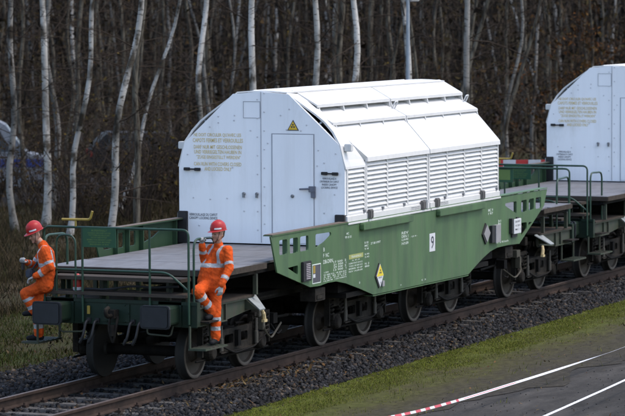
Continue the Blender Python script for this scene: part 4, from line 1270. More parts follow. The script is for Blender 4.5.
# right arm on the grab rail
seg.append(('uarmR', (-.29, -1.215, 1.965), .080, (-.44, -1.165, 1.815), .070))
seg.append(('farmR', (-.44, -1.165, 1.815), .069, (-.58, -1.20, 2.04), .056))
hand(seg, (-.60, -1.205, 2.07), (-.42, -.12, 1), (-.8, -.1, -.45), (.25, -1, .1), (.9, 1.0, .7))
hd = head(seg, (-.405, -1.375, 2.205), (-.88, .46, -.06), (0, 0, 1))
FRT = Vector((-.87, .49, 0))     # chest direction
LAT = Vector((-.49, -.87, 0))    # towards the left shoulder
def paint2(lab, t, p):
    if lab in ('torso', 'yoke', 'hem'):
        z = p[2] + .02 * (p[0] + .4)
        q = Vector(p) - Vector((-.385, -1.36, 0)); lat = q.x * LAT.x + q.y * LAT.y
        if lab == 'torso' and 1.715 < z < 1.775: return RE
        if z > 1.775 and .075 < abs(lat - .02) < .125: return RE
        return OR_
    if lab == 'collar': return OR_
    if lab.startswith('uarm'): return RE if .68 < t < .84 and lab[-1] == 'L' else OR_
    if lab.startswith('farm'): return RE if .52 < t < .72 else OR_
    if lab.startswith('thigh'): return OR_
    if lab.startswith('shinb'): return RE if .22 < t < .50 else OR_
    if lab.startswith('shin'): return RE if .42 < t < .78 else OR_
    if lab.startswith('hem'): return OR_
    if lab == 'glove': return GL
    if lab.startswith('boot'): return BO
    C, F, R, U = hd
    q = Vector(p) - C
    if lab == 'head' and q.dot(F) < .0 and q.dot(U) > -.06 and abs(q.dot(R)) < .083 and not (q.dot(F) > -.03 and q.dot(U) < .0): return HA
    return SK
make_person((-.55, -1.375, .588), seg, paint2, "worker in orange hi-vis suit and red helmet gripping the rail above the near steps", hd)

# --- worker on the far steps, half sitting against the railing
seg = []
leg(seg, (-.98, 1.22, 1.42), (-1.01, 1.28, 1.06), (-1.00, 1.27, .70), (-1.08, 1.45, .632), 'R')
leg(seg, (-1.08, 1.13, 1.43), (-1.17, 1.40, 1.30), (-1.08, 1.29, 1.03), (-1.15, 1.44, .999), 'L')
for k in (-.065, .0, .065):
    a = Vector((-.92, -.39, 0)) * k
    seg.append(('torso', Vector((-1.03, 1.15, 1.45)) + a, .130, Vector((-1.035, 1.10, 1.68)) + a, .132))
    seg.append(('torso', Vector((-1.035, 1.10, 1.68)) + a, .132, Vector((-1.045, 1.125, 1.88)) + a * 1.3, .124))
    seg.append(('hem', Vector((-1.03, 1.15, 1.43)) + a, .135, Vector((-1.03, 1.145, 1.48)) + a, .134))
seg.append(('yoke', (-.93, 1.185, 1.955), .074, (-1.17, 1.075, 1.955), .074))
seg.append(('torso', (-.96, 1.175, 1.88), .09, (-1.14, 1.09, 1.88), .09))
seg.append(('neck', (-1.06, 1.15, 1.97), .062, (-1.085, 1.20, 2.07), .056))
seg.append(('collar', (-1.055, 1.145, 1.985), .080, (-1.065, 1.165, 2.02), .078))
seg.append(('uarmL', (-1.19, 1.06, 1.945), .080, (-1.20, .965, 1.71), .070))
seg.append(('farmL', (-1.20, .965, 1.71), .069, (-1.255, 1.175, 1.575), .057))
hand(seg, (-1.262, 1.20, 1.56), (-.05, 1, -.45), (.1, -.4, -1), (1, .1, 0), (.5, .4, .3))
seg.append(('uarmR', (-.92, 1.20, 1.945), .078, (-1.0, 1.34, 1.715), .060))
seg.append(('farmR', (-1.0, 1.34, 1.715), .059, (-1.17, 1.375, 1.76), .049))
hand(seg, (-1.195, 1.38, 1.77), (-1, .1, .1), (0, -.4, 1), (.2, -1, -.2), (.8, .9, .6))
hd1 = head(seg, (-1.115, 1.255, 2.18), (-.80, .55, -.34), (-.12, .12, 1))
def paint1(lab, t, p):
    q = Vector(p) - Vector((-1.04, 1.10, 0)); lat = q.x * -.92 + q.y * -.39; fr = q.x * -.39 + q.y * .92
    if lab in ('torso', 'yoke', 'hem'):
        if lab == 'torso' and 1.70 < p[2] < 1.76: return RE
        if p[2] > 1.70 and fr > .04 and -.03 < lat < .02: return NA
        if p[2] > 1.76 and .09 < lat < .14: return RE
        return OR_
    if lab == 'collar': return OR_
    if lab.startswith('uarm'): return RE if .66 < t < .82 else OR_
    if lab.startswith('farm'): return RE if .55 < t < .76 else OR_
    if lab.startswith('thigh') or lab.startswith('hem'): return OR_
    if lab.startswith('shinb'): return RE if .30 < t < .62 else OR_
    if lab.startswith('shin'): return RE if .45 < t < .80 else OR_
    if lab == 'glove': return GL
    if lab.startswith('boot'): return BO
    C, F, R, U = hd1
    q = Vector(p) - C
    if lab == 'head' and q.dot(F) < .0 and q.dot(U) > -.06 and abs(q.dot(R)) < .083 and not (q.dot(F) > -.03 and q.dot(U) < .0): return HA
    return SK
P1 = make_person((-1.02, 1.27, .588), seg, paint1, "worker in orange hi-vis suit and red helmet looking down beside the far buffer", hd1)
rad = empty("handheld_radio", (-1.26, 1.385, 1.74), "small black radio held in the gloved hand of the worker looking down", "radio")
MB().box(-.028, .028, -.018, .018, -.08, .06).build("radio_case", BLACK, rad, bevel=.006)
MB().tube([(.015, 0, .06), (.018, 0, .19)], .006, 6).build("antenna", BLACK, rad)
bag = empty("shoulder_bag", (-1.20, 1.30, 1.60), "small black bag hanging at the front of the worker looking down", "bag")
MB().box(-.07, .07, -.05, .05, -.06, .07).build("pouch", NAVY, bag, bevel=.02)
MB().tube(rounded([(-.0, -.03, .06), (.05, -.17, .26), (.12, -.14, .385)], .05), .016, 6).build("strap", BLACK, bag)

# ------------------------------------------------------------------ the wood
def bark_birch(name, lo, hi):
    m = bpy.data.materials.new(name)
    m.use_nodes = True
    n, l = m.node_tree.nodes, m.node_tree.links
    b = n["Principled BSDF"]; b.inputs["Roughness"].default_value = .9; b.inputs["Specular IOR Level"].default_value = .1
    tc = n.new("ShaderNodeTexCoord")
    def noise(sc, st, det=4):
        mp = n.new("ShaderNodeMapping"); mp.inputs["Scale"].default_value = st
        l.new(tc.outputs["Object"], mp.inputs[0])
        z = n.new("ShaderNodeTexNoise"); z.inputs["Scale"].default_value = sc; z.inputs["Detail"].default_value = det
        l.new(mp.outputs[0], z.inputs["Vector"]); return z.outputs[0]
    def ramp(src, a, b_, ca, cb):
        r = n.new("ShaderNodeValToRGB")
        r.color_ramp.elements[0].position, r.color_ramp.elements[1].position = a, b_
        r.color_ramp.elements[0].color, r.color_ramp.elements[1].color = (*ca, 1), (*cb, 1)
        l.new(src, r.inputs[0]); return r.outputs[0]
    base = ramp(noise(.9, (1, 1, .5), 6), .34, .62, lo, hi)
    lent = ramp(noise(3.4, (2.2, 2.2, 7), 7), .56, .68, (1, 1, 1), (.16, .14, .12))
    patch = ramp(noise(1.1, (2.4, 2.4, 1.5), 8), .50, .62, (1, 1, 1), (.16, .14, .115))
    o = base
    for q in (lent, patch):
        x = n.new("ShaderNodeMix"); x.data_type = 'RGBA'; x.blend_type = 'MULTIPLY'; x.inputs[0].default_value = 1
        l.new(o, x.inputs[6]); l.new(q, x.inputs[7]); o = x.outputs[2]
    l.new(o, b.inputs["Base Color"])
    return m
BIRCH = bark_birch('birch_bark', (.14, .133, .115), (.56, .535, .49))
BIRCH_G = bark_birch('grey_birch_bark', (.075, .07, .06), (.27, .255, .23))
BARK = mat("dark_bark", (0.036, 0.029, 0.022), 0.9, var=.45, scale=3, stretch=(3, 3, .7), c2=(.14, .128, .10), c2amt=.46, c2scale=3, bump=.6, bscale=12, spec=.05)
TWIG = mat("bare_twigs", (0.034, 0.026, 0.020), 0.9, var=.3, scale=2, spec=.05)
LEAFW = mat("autumn_leaves", (.5, .5, .5), .8, var=.1, attr="tint", spec=.05)
LCOL = np.array([(.055, .036, .016), (.075, .044, .018), (.045, .032, .018), (.14, .098, .025), (.05, .043, .017)])

def trunk_path(H, k, wob, seed):
    r = np.random.default_rng(seed)
    a = r.uniform(0, 6, 4)
    pts = []
    for z in np.linspace(0, H, int(H / .6) + 2):
        e = 1 / (1 + z / 14)          # the lean eases off with height
        w = wob * min(1, z / 2)
        pts.append((k[0] * z * e + w * math.sin(z * .55 + a[0]) * .5 + w * .3 * math.sin(z * 1.7 + a[1]), k[1] * z * e + w * math.sin(z * .5 + a[2]) * .5 + w * .3 * math.sin(z * 1.4 + a[3]), z))
    return pts

def crown_mesh(path, r0, seed, leaves=160, low=2.0):
    """bare limbs with fine twigs and the last leaves"""
    r = random.Random(seed)
    mb = MB(); lv = []
    H = path[-1][2]
    nl = 36
    for i in range(nl):
        z = low + (H * .97 - low) * (i / nl) ** .9
        j = min(len(path) - 2, int(z / H * (len(path) - 1)))
        p = Vector(path[j]).lerp(Vector(path[j + 1]), .4)
        a = r.uniform(0, 6.28)
        L = (1.0 + 2.6 * min(1, z / 6)) * (1.15 - z / H * .75) * r.uniform(.6, 1.2)
        up_ = r.uniform(-.1, .5) if z < 5 else r.uniform(.3, 1.0)
        pts = [p]; d = Vector((math.cos(a), math.sin(a), up_)).normalized()
        n = 5
        for s_ in range(n):
            d = (d + Vector((r.uniform(-.3, .3), r.uniform(-.3, .3), r.uniform(-.28, .20)))).normalized()
            pts.append(pts[-1] + d * L / n)
        rad = max(.012, r0 * .22 * (1.1 - z / H))
        mb.tube(pts, rad * r.uniform(.6, 1.1), 4, r_end=.004, cap=False)
        for s_ in range(7):
            t = r.uniform(.25, 1); q = int(t * (n - 1)); b0 = pts[q].lerp(pts[q + 1], r.random())
            d2 = Vector((r.uniform(-1, 1), r.uniform(-1, 1), r.uniform(-.8, .5))).normalized()
            e = b0 + d2 * L * r.uniform(.18, .45)
            m_ = b0.lerp(e, .5) + Vector((0, 0, r.uniform(-.1, .08)))
            mb.tube([b0, m_, e], .006, 3, r_end=.002, cap=False)
            lv += [b0.lerp(e, r.random()) for _ in range(2)]
    return mb, lv

def leaf_mesh(pts, size, seed, cols=LCOL):
    r = np.random.default_rng(seed)
    p = np.array([tuple(q) for q in pts]); n = len(p)
    s = r.uniform(.6, 1.3, (n, 1, 1)) * size
    v = r.normal(size=(n, 3, 3)) * s * .6 + p[:, None]
    c = cols[r.integers(0, len(cols), n)] * r.lognormal(0, .35, n)[:, None]
    return v.reshape(-1, 3), np.arange(3 * n).reshape(-1, 3), np.repeat(c, 3, 0)

def add_tree(loc, k, r, H, bark, name, label, cat, group, seed, wob=.10, low=2.2, nl=120):
    t = empty(name, loc, label, cat, group)
    path = trunk_path(H, k, wob, seed)
    rs = [max(.015, r * (1.22 if z < .3 else 1.0) * (1 - .80 * z / H)) for _, _, z in path]
    rs[0] = r * 1.5
    MB().tube(path, rs, 10).build("trunk", bark, t, smooth=True)
    mb, lv = crown_mesh(path, r, seed, low=low)
    c = mb.build("crown", TWIG, t)
    v, f, cl_ = leaf_mesh(random.Random(seed).sample(lv, min(nl, len(lv))), .045, seed)
    np_mesh("leaves", v, f, LEAFW, cl_, parent=c)
    return t

HERO = [  # x, y, lean x, lean y, radius, kind, label
    (29.09, 17.92, -.022, .040, .089, 'b', "slim birch at the far left, gently bowed, left of the paired birches"),
    (31.22, 18.18, 0, 0, .104, 'b', "left birch of the upright pair at the left"),
    (36.63, 20.79, 0, 0, .091, 'b', "right birch of the upright pair at the left"),
    (27.95, 15.81, .072, -.141, .078, 'b', "bright birch leaning right, above the yellow crank handle"),
    (41.35, 22.54, .009, -.017, .095, 'd', "dark upright trunk behind the birch leaning over the yellow crank"),
    (24.82, 13.15, .076, -.153, .094, 'b', "brightest leaning birch, left of the nearer white hood"),
    (35.66, 18.32, .166, -.347, .058, 'b', "thin birch leaning steeply right, just left of the nearer hood"),
    (42.90, 21.69, .047, -.096, .055, 'd', "thin grey trunk leaning behind the brightest leaning birch"),
    (26.94, 13.38, .001, -.002, .090, 'd', "dark bent trunk between the brightest birch and the nearer hood"),
    (32.91, 14.81, .047, -.101, .091, 'b', "birch leaning right above the hood's left shoulder"),
    (40.34, 17.80, -.011, .023, .066, 'b', "slender birch close left of the one leaning over the hood's left shoulder"),
    (38.67, 16.65, .033, -.072, .045, 'b', "thinnest birch, standing above the top of the hood's front"),
    (29.80, 12.02, .050, -.111, .105, 'b', "thick leaning birch above the hood's front, left of its ridge"),
    (30.64, 10.10, -.023, .053, .099, 'b', "stout birch above the hood's warning triangle"),
    (32.72, 10.30, .006, -.014, .102, 'b', "straight stout birch above the front roof flaps"),
    (35.17, 9.56, -.019, .049, .104, 'b', "stout birch immediately left of the grey lamp post"),
    (42.84, 11.92, -.041, .106, .055, 'd', "thin leaning trunk immediately right of the lamp post"),
    (35.61, 8.42, .020, -.054, .104, 'b', "pale upright birch above the rear end of the nearer hood"),
    (40.85, 11.57, .152, -.419, .084, 'd', "greyish trunk leaning hard right behind the rear of the nearer hood"),
    (47.67, 13.29, .086, -.235, .070, 'd', "thinner leaning trunk left of the hard-leaning one behind the nearer hood"),
    (46.41, 10.91, .018, -.052, .060, 'b', "slim birch in the gap between the two hoods"),
    (43.32, 10.70, .147, -.427, .068, 'd', "grey trunk leaning hard right beside the farther hood"),
    (51.05, 12.81, .007, -.021, .062, 'd', "thin dark upright trunk in the gap between the hoods"),
    (53.29, 12.45, .004, -.011, .063, 'b', "distant thin birch near the farther hood's left shoulder"),
    (43.29, 25.31, 0, 0, .076, 'd', "dark trunk in front of the white and blue van"),
    (45.70, 25.01, -.014, .028, .062, 'd', "dark trunk just right of the white and blue van"),
    (51.44, 24.74, .026, -.054, .065, 'd', "dark trunk left of the parked dark car in the wood"),
    (56.39, 25.97, -.008, .017, .085, 'd', "dark trunk behind the parked dark car in the wood"),
    (52.21, 20.68, .020, -.045, .064, 'd', "thin dark trunk above the yellow triangle of the hood"),
    (56.69, 20.37, -.026, .062, .059, 'd', "thin dark trunk between the two stout birches above the hood"),
    (53.45, 17.73, -.012, .030, .064, 'd', "thin dark trunk left of the birch by the lamp post"),
    (53.95, 16.46, .033, -.086, .064, 'd', "dark trunk leaning right of the lamp post"),
    (57.76, 17.70, .045, -.118, .059, 'd', "dark thin trunk left of the pale birch over the hood's rear"),
    (61.63, 12.76, -.032, .097, .068, 'd', "dark trunk above the left shoulder of the farther hood"),
    (57.12, 29.03, .008, -.016, .087, 'd', "dark trunk behind the brightest leaning birch"),
]
for i, (x, y, kx, ky, r, kind, lb) in enumerate(HERO):
    add_tree((x, y, hgt(x, y) - .06), (kx, ky), r, 15 if kind == 'b' else 13, (BIRCH_G if i in (0, 2, 10, 11, 17, 20, 23) else BIRCH) if kind == 'b' else BARK,
             "birch_tree" if kind == 'b' else "bare_tree", lb, "birch tree" if kind == 'b' else "tree", "trees along the edge of the wood", 100 + i, wob=.22 if r > .07 else .30, low=(1.6, .8, 1.2)[i % 3])

# deeper trees: copies of six kinds
protos = []
for i in range(6):
    b = i in (0, 3)
    protos.append(add_tree((0, 0, 0), (random.uniform(-.06, .06), random.uniform(-.06, .06)), (.085, .10, .07, .07, .12, .06)[i], (15, 14, 12, 14, 16, 10)[i], (BIRCH_G if i == 3 else BIRCH) if b else BARK,
                           "birch_tree" if b else "bare_tree", ("medium birch with white bark deep in the wood", "stout dark trunk deep in the wood", "slim dark trunk with many side twigs deep in the wood", "slender birch with white bark deep in the wood", "thickest kind of dark trunk deep in the wood", "short thin dark sapling deep in the wood")[i], "birch tree" if b else "tree",
                           ("medium birches deep in the wood", "stout dark trees deep in the wood", "slim dark trees deep in the wood", "slender birches deep in the wood", "thickest dark trees deep in the wood", "thin dark saplings deep in the wood")[i], 300 + i, wob=.22, low=1.3, nl=170))
rw_ = random.Random(21)
cx0, cy0 = -43.03, -21.1
used = [(h[0], h[1]) for h in HERO]
n_ = 0
van_xy, car_xy = (44.6, 26.6), (52.5, 25.6)
while n_ < 175:
    d = 88 + 112 * rw_.random() ** 1.25
    a = math.radians(23.147) + math.atan((rw_.uniform(-395, 395) if n_ < 120 else rw_.choice((rw_.uniform(395, 950), rw_.uniform(395, 950), rw_.uniform(-560, -395)))) / 3229)
    x, y = cx0 + d * math.cos(a), cy0 + d * math.sin(a)
    if y < 9.5 or any((x - p) ** 2 + (y - q) ** 2 < 1.6 for p, q in used): continue
    if 19.5 < y < 34 and abs(y - (21 + max(0, x - 60) * .17 + 3)) < 3.6: continue
    u = (math.radians(23.147) - a) * 3229 + 312
    if d < 108 and (0 < u < 50 or 140 < u < 185): continue
    p = protos[n_] if n_ < 6 else copy_tree(protos[rw_.choice((0, 1, 1, 2, 2, 3, 4, 4, 5, 5))])
    p.location = (x, y, hgt(x, y) - .08)
    p.rotation_euler = (0, 0, rw_.uniform(0, 6.28))
    s = rw_.uniform(.75, 1.25)
    p.scale = (s, s, rw_.uniform(.85, 1.1))
    used.append((x, y)); n_ += 1

# thickets: bare shrubs with a few dead leaves
def shrub(seed, leafy, size, cols):
    r = random.Random(seed)
    t = empty("bare_shrub", (0, 0, 0))
    mb = MB(); lv = []
    for i in range(15):
        a = r.uniform(0, 6.28); L = size * r.uniform(.6, 1.1)
        d = Vector((math.cos(a) * r.uniform(.1, .7), math.sin(a) * r.uniform(.1, .7), 1)).normalized()
        pts = [Vector((r.uniform(-.25, .25), r.uniform(-.25, .25), 0))]
        for s_ in range(5):
            d = (d + Vector((r.uniform(-.25, .25), r.uniform(-.25, .25), r.uniform(-.16, .1)))).normalized()
            pts.append(pts[-1] + d * L / 5)
        mb.tube(pts, r.uniform(.012, .026), 4, r_end=.004, cap=False)
        for s_ in range(9):
            q = r.randrange(1, 5); b0 = pts[q].lerp(pts[q + 1], r.random())
            e = b0 + Vector((r.uniform(-1, 1), r.uniform(-1, 1), r.uniform(-.3, .7))) * L * r.uniform(.10, .28)
            mb.tube([b0, b0.lerp(e, .5) + Vector((0, 0, .04)), e], .006, 3, r_end=.002, cap=False)
            lv += [b0.lerp(e, r.random()) + Vector((r.gauss(0, .06), r.gauss(0, .06), r.gauss(0, .06))) for _ in range(leafy)]
    s = mb.build("stems", TWIG, t)
    v, f, c = leaf_mesh(lv, .05, seed, cols)
    np_mesh("foliage", v, f, LEAFW, c, parent=t)
    return t
RUSTY = np.array([(.11, .045, .014), (.14, .062, .018), (.08, .034, .013), (.16, .085, .022)])
kinds = [(shrub(1, 1, 2.4, LCOL), "bare brown thicket with a few dead leaves under the trees"), (shrub(2, 3, 1.8, LCOL), "low leafy brown thicket under the trees"),
         (shrub(3, 2, 3.4, np.array([(.16, .12, .025), (.09, .07, .025), (.07, .05, .022)])), "tall thin shrub with yellowing leaves under the trees"), (shrub(4, 1, 3.0, LCOL), "tall bare thicket of thin stems under the trees")]
sh = []
cnt = [0] * 4
i = 0
while i < 130:
    d = 84 + 95 * rw_.random() ** 1.3
    a = math.radians(23.147) + math.atan((rw_.uniform(-390, 390)) / 3229)
    x, y = cx0 + d * math.cos(a), cy0 + d * math.sin(a)
    u = (math.radians(23.147) - a) * 3229 + 312
    if y < 10.5 or (19.5 < y < 34 and abs(y - (21 + max(0, x - 60) * .17 + 3)) < 3.4): continue
    if d < 104 and (u < 55 or 140 < u < 185) and rw_.random() < .45: continue
    k = i % 4
    t, lb = kinds[k]
    p = t if cnt[k] == 0 else copy_tree(t)
    cnt[k] += 1
    tag(p, lb, "shrub", ("bare thickets", "leafy brown thickets", "yellowing shrubs", "tall bare thickets")[k] + " under the trees")
    p.location = (x, y, hgt(x, y) - .03); p.rotation_euler = (0, 0, rw_.uniform(0, 6.28)); s = rw_.uniform(.7, 1.35); p.scale = (s, s, s)
    i += 1
rb = shrub(9, 26, 3.8, RUSTY)
rb.name = "beech_shrub"
tag(rb, "rust coloured leafy beech shrub above the farther hood", "shrub")
def front(u, d):
    a = math.radians(23.147) - math.atan((u - 312.5) / 3229)
    return cx0 + d * math.cos(a), cy0 + d * math.sin(a)
x, y = front(583, 100); rb.location = (x, y, hgt(x, y) - .03); rb.scale = (1.25, 1.25, 1.3)
rb2 = copy_tree(rb); x, y = front(615, 104); rb2.location = (x, y, hgt(x, y) - .03); rb2.rotation_euler = (0, 0, 2.2); rb2.scale = (1.1, 1.1, 1.55)
rb2["label"] = "taller rust coloured leafy shrub nearest the upper right corner"

# brush in front of the parked vehicles and along the edge of the wood
for j, (u, d, k, s) in enumerate([(148, 93, 3, 1.0), (158, 91, 1, 1.3), (168, 94, 0, 1.2), (178, 92, 3, .9), (172, 95, 1, 1.2), (152, 96, 0, 1.2), (10, 95, 0, 1.0), (26, 94, 3, .8), (40, 92, 1, 1.2), (2, 93, 1, 1.2),
                                  (60, 86, 3, .7), (100, 88, 3, .85), (92, 84, 1, .9), (126, 86, 0, .9), (70, 90, 0, 1.1), (34, 88, 0, .7), (136, 92, 3, 1.0)]):
    p = copy_tree(kinds[k][0]); x, y = front(u, d)
    p.location = (x, y, hgt(x, y) - .03); p.rotation_euler = (0, 0, j * 1.3); p.scale = (s, s, s)

# the mass of the wood beyond
r = np.random.default_rng(5)
n = 3700
d = r.uniform(125, 260, n); a = math.radians(23.147) + np.arctan(r.uniform(-600, 1000, n) / 3229)
x, y = cx0 + d * np.cos(a), cy0 + d * np.sin(a)
z = np.array([hgt(p, q) for p, q in zip(x, y)])
w = r.uniform(.02, .085, n); h = r.uniform(6, 13, n); lx, ly = r.normal(0, .14, n), r.normal(0, .14, n)
tri_ = np.array([(math.cos(t), math.sin(t)) for t in (0, 2.09, 4.19)])
V = np.zeros((n, 6, 3))
for j in range(3):
    V[:, j] = np.stack([x + tri_[j, 0] * w, y + tri_[j, 1] * w, z - .1], 1)
    V[:, 3 + j] = np.stack([x + tri_[j, 0] * w * .5 + lx * h, y + tri_[j, 1] * w * .5 + ly * h, z + h], 1)
F = np.array([(0, 1, 4, 3), (1, 2, 5, 4), (2, 0, 3, 5)])
F = (F[None] + (np.arange(n) * 6)[:, None, None]).reshape(-1, 4)
c = np.where(r.random(n)[:, None] < .12, np.array([[.20, .195, .18]]), np.array([[.036, .030, .024]])) * r.lognormal(0, .5, n)[:, None]
np_mesh("far_woodland", V.reshape(-1, 3), F, LEAFW, np.repeat(c, 6, 0), kind="stuff", label="dense far wood of thin grey brown trunks")
n = 280000
d = 95 + 180 * r.random(n); a = math.radians(23.147) + np.arctan(r.uniform(-600, 1000, n) / 3229)
x, y = cx0 + d * np.cos(a), cy0 + d * np.sin(a)
z = np.array([hgt(p, q) for p, q in zip(x, y)]) + r.uniform(0, 1, n) ** 1.2 * 9
v = r.normal(size=(n, 3, 3)) * (r.uniform(.02, .09, n) * (.6 + .4 * d / 150))[:, None, None]
v[..., 2] *= 1.3
v += np.stack([x, y, z], 1)[:, None]
ok = np.abs(y - (21 + np.maximum(0, x - 60) * .17 + 3)) > 3.6
v = v[ok]; n = len(v)
cc = np.array([(.034, .026, .019), (.045, .032, .020), (.025, .020, .016), (.066, .042, .018), (.060, .046, .02)])[r.integers(0, 5, n)] * r.lognormal(0, .35, n)[:, None]
np_mesh("far_undergrowth", v.reshape(-1, 3), np.arange(3 * n).reshape(-1, 3), LEAFW, np.repeat(cc, 3, 0), kind="stuff", label="brown undergrowth and fine twigs filling the wood")

# ------------------------------------------------------------------ lamp post, vehicles in the wood, barrier, tapes
lp = empty("lamp_post", (31.05, 8.0, hgt(31.05, 8.0) - .05), "grey lamp post with small flat head behind the train", "lamp post")
MB().tube([(0, 0, 0), (0, 0, 1.2), (0.0, 0, 5.95)], [.065, .060, .042], 12).build("pole", STEEL, lp, smooth=True)
MB().box(-.02, .55, -.10, .10, 5.86, 5.93).build("lamp_head", PLATE_G, lp, bevel=.02)

GLASS = mat("vehicle_glass", (.04, .05, .06), .25, var=.1)
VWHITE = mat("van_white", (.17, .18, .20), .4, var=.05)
VBLUE = mat("van_blue", (.02, .045, .20), .4, var=.1)
CARD = mat("dark_car_paint", (.012, .012, .014), .3, var=.1)
LAMP = bpy.data.materials.new("lit_headlamp"); LAMP.use_nodes = True
_b = LAMP.node_tree.nodes["Principled BSDF"]; _b.inputs["Emission Color"].default_value = (1, .85, .55, 1); _b.inputs["Emission Strength"].default_value = 1.5
TAIL = mat("red_tail_lamp", (.30, .02, .02), .3)

def vehicle(name, loc, rz, prof, W, paint, label, cat, glassq, stripe=None, wheels=(.9, 3.6), lit=False):
    t = empty(name, loc, label, cat); t.rotation_euler = (0, 0, rz)
    b = MB().prism(prof, 'y', -W / 2, W / 2).build("body", paint, t, bevel=.06)
    for q in glassq:
        for s in (-1, 1):
            MB().prism(q, 'y', s * (W / 2 + .004), s * (W / 2 + .012)).build("window", GLASS, b)
    if stripe:
        for s in (-1, 1):
            for (x0, x1, z0, z1) in stripe: MB().box(x0, x1, s * (W / 2 + .003), s * (W / 2 + .010), z0, z1).build("side_stripe", VBLUE, b)
    # windscreen
    return t, b
def wheels(t, xs_, W, r=.33):
    for x in xs_:
        for s in (-1, 1):
            w_ = MB().lathe([(r * .6, s * (W / 2 - .20)), (r, s * (W / 2 - .19)), (r, s * (W / 2 - .03)), (r * .9, s * (W / 2 + .005))], (x, 0, r), 'y', 20).build("wheel", BLACK, t, smooth=True)
            MB().lathe([(r * .6, s * (W / 2 + .0)), (r * .55, s * (W / 2 + .012)), (.05, s * (W / 2 + .012))], (x, 0, r), 'y', 16).build("rim", STEEL, w_)
# van, nose towards the right of the picture
vz = hgt(44.6, 26.6)
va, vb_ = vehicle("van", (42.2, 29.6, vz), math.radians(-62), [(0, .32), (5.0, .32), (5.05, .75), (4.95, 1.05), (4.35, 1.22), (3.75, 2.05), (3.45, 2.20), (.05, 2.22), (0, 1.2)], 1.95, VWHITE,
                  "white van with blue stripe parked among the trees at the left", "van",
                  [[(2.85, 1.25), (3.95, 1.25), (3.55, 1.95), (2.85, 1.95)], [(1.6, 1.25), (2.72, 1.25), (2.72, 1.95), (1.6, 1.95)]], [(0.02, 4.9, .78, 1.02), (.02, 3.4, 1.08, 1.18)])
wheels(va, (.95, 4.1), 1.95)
k = MB().add([(4.37, -.85, 1.235), (4.37, .85, 1.235), (3.775, .78, 2.045), (3.775, -.78, 2.045)], [(0, 1, 2, 3)])
k.build("windscreen", mat("bright_windscreen", (.55, .65, .72), .15), vb_).modifiers.new("t", 'SOLIDIFY').thickness = .012
for s in (-1, 1): MB().box(4.92, 5.06, s * .62, s * .90, .80, .98).build("headlight", PLATE_G, vb_, bevel=.02)
MB().box(2.6, 3.1, -.55, .55, 2.21, 2.33).build("blue_light_bar", VBLUE, vb_, bevel=.03)
ca, cb_ = vehicle("parked_car", (51.3, 27.2, hgt(52, 26)), math.radians(-58), [(0, .28), (4.4, .28), (4.42, .65), (4.2, .82), (3.2, .92), (2.5, 1.42), (.55, 1.46), (.05, .95), (0, .6)], 1.75, CARD,
                  "dark car parked on the lane in the wood, half hidden by trunks", "car", [[(1.75, .95), (3.0, .95), (2.45, 1.36), (1.75, 1.38)], [(.45, .95), (1.65, .95), (1.65, 1.38), (.65, 1.38)]])
wheels(ca, (.8, 3.5), 1.75, .31)
for s in (-1, 1):
    MB().box(-.03, .06, s * .60, s * .84, .68, .86).build("tail_light", TAIL, cb_, bevel=.02)
    MB().box(4.34, 4.44, s * .55, s * .82, .58, .70).build("headlight", LAMP, cb_, bevel=.02)

# red and white barrier board behind the gap between the wagons
rb_ = empty("barrier_board", (30.0, 4.5, -.33), "red and white barrier board seen between the two wagons", "barrier")
for i in range(6):
    x = -.9 + .3 * i
    MB().add([(x * -.39, x * .92, 1.82), ((x + .3) * -.39, (x + .3) * .92, 1.82), ((x + .3) * -.39, (x + .3) * .92, 2.02), (x * -.39, x * .92, 2.02)], [(0, 1, 2, 3)]).build("board_panel", RED if i % 2 else PLATE_W, rb_).modifiers.new("t", 'SOLIDIFY').thickness = .03
for s in (-.8, .8):
    MB().box(s * -.39 - .03, s * -.39 + .03, s * .92 - .03, s * .92 + .03, -.05, 1.82).build("post", STEEL, rb_)

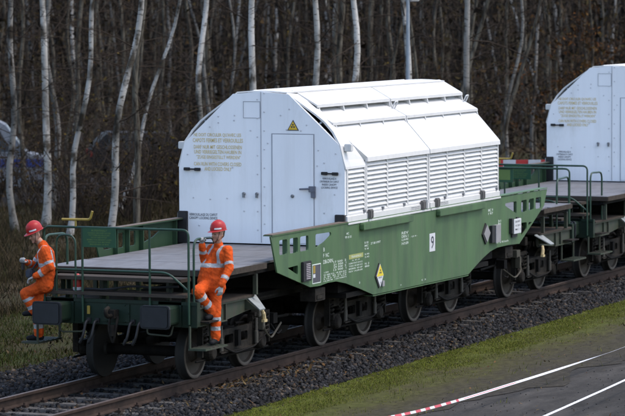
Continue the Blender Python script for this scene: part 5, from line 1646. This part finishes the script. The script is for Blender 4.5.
# barrier tapes strung low over the road between short stakes outside the picture
TAPE_W = mat("tape_white", (.50, .50, .51), .5, var=.06, scale=10)
TAPE_R = mat("tape_red", (.40, .02, .03), .4, var=.06)
def tape(pts, width, tilts, label, striped_to, stakes):
    t = empty("barrier_tape", (0, 0, 0), label, "barrier tape")
    P_ = [Vector(p) for p in pts]
    n = 160
    out = []
    for i in range(n + 1):
        u = i / n * (len(P_) - 1); j = min(len(P_) - 2, int(u)); f = u - j
        p0, p1, p2, p3 = P_[max(0, j - 1)], P_[j], P_[j + 1], P_[min(len(P_) - 1, j + 2)]
        q = .5 * ((2 * p1) + (p2 - p0) * f + (2 * p0 - 5 * p1 + 4 * p2 - p3) * f * f + (3 * p1 - p0 - 3 * p2 + p3) * f ** 3)
        ti = tilts[j] + (tilts[j + 1] - tilts[j]) * f
        out.append((q, ti))
    w_, th = width, .0012
    vs, fs, mi = [], [], []
    for q, ti in out:
        d = Vector((0, math.cos(ti), math.sin(ti)))
        nn = Vector((0, -math.sin(ti), math.cos(ti)))
        for k in (-.5, -.12, .12, .5):
            vs.append(q + d * w_ * k + nn * th); 
        for k in (-.5, -.12, .12, .5):
            vs.append(q + d * w_ * k - nn * th)
    m = MB()
    for i in range(n):
        x = out[i][0].x
        for k in range(3):
            for s in (0, 4):
                c = 0
                if striped_to is not None and x < striped_to: c = 1 if math.floor(x / .19) % 2 else 0
                elif striped_to is not None and x < striped_to + 2.2: c = 1 if k == 1 else 0
                fs.append((i * 8 + s + k, i * 8 + s + k + 1, i * 8 + 8 + s + k + 1, i * 8 + 8 + s + k)); mi.append(c)
    m.v = [tuple(v) for v in vs]; m.f = fs; m.m = mi
    o = m.build("tape_band", [TAPE_W, TAPE_R], t)
    for sx, sy, top in stakes:
        MB().tube([(sx, sy, -.40), (sx, sy, top)], .012, 8).build("stake", STEEL, t)
    return t
R_ = math.radians
tape([(-6.5, -5.1, .22), (-2.83, -5.1, .0), (-.6, -5.1, -.07), (1.9, -5.1, -.095), (4.0, -5.1, -.11), (6.1, -5.1, -.115), (7.3, -5.1, -.11), (12, -5.1, -.04)],
     .036, [R_(70), R_(66), R_(62), R_(58), R_(38), R_(-14), R_(-17), R_(-17)], "longer barrier tape with red and white stripes, nearer the track", -.2, [(-6.5, -5.1, .32), (12, -5.1, .16)])
tape([(-6.5, -7.02, -.08), (-1.34, -6.73, -.10), (.73, -6.615, -.105), (3.1, -6.485, -.105), (10, -6.1, -.08)],
     .028, [R_(50), R_(45), R_(42), R_(40), R_(40)], "plain white stretch of barrier tape at the lower right corner", None, [(-6.5, -7.02, .05), (10, -6.1, .05)])
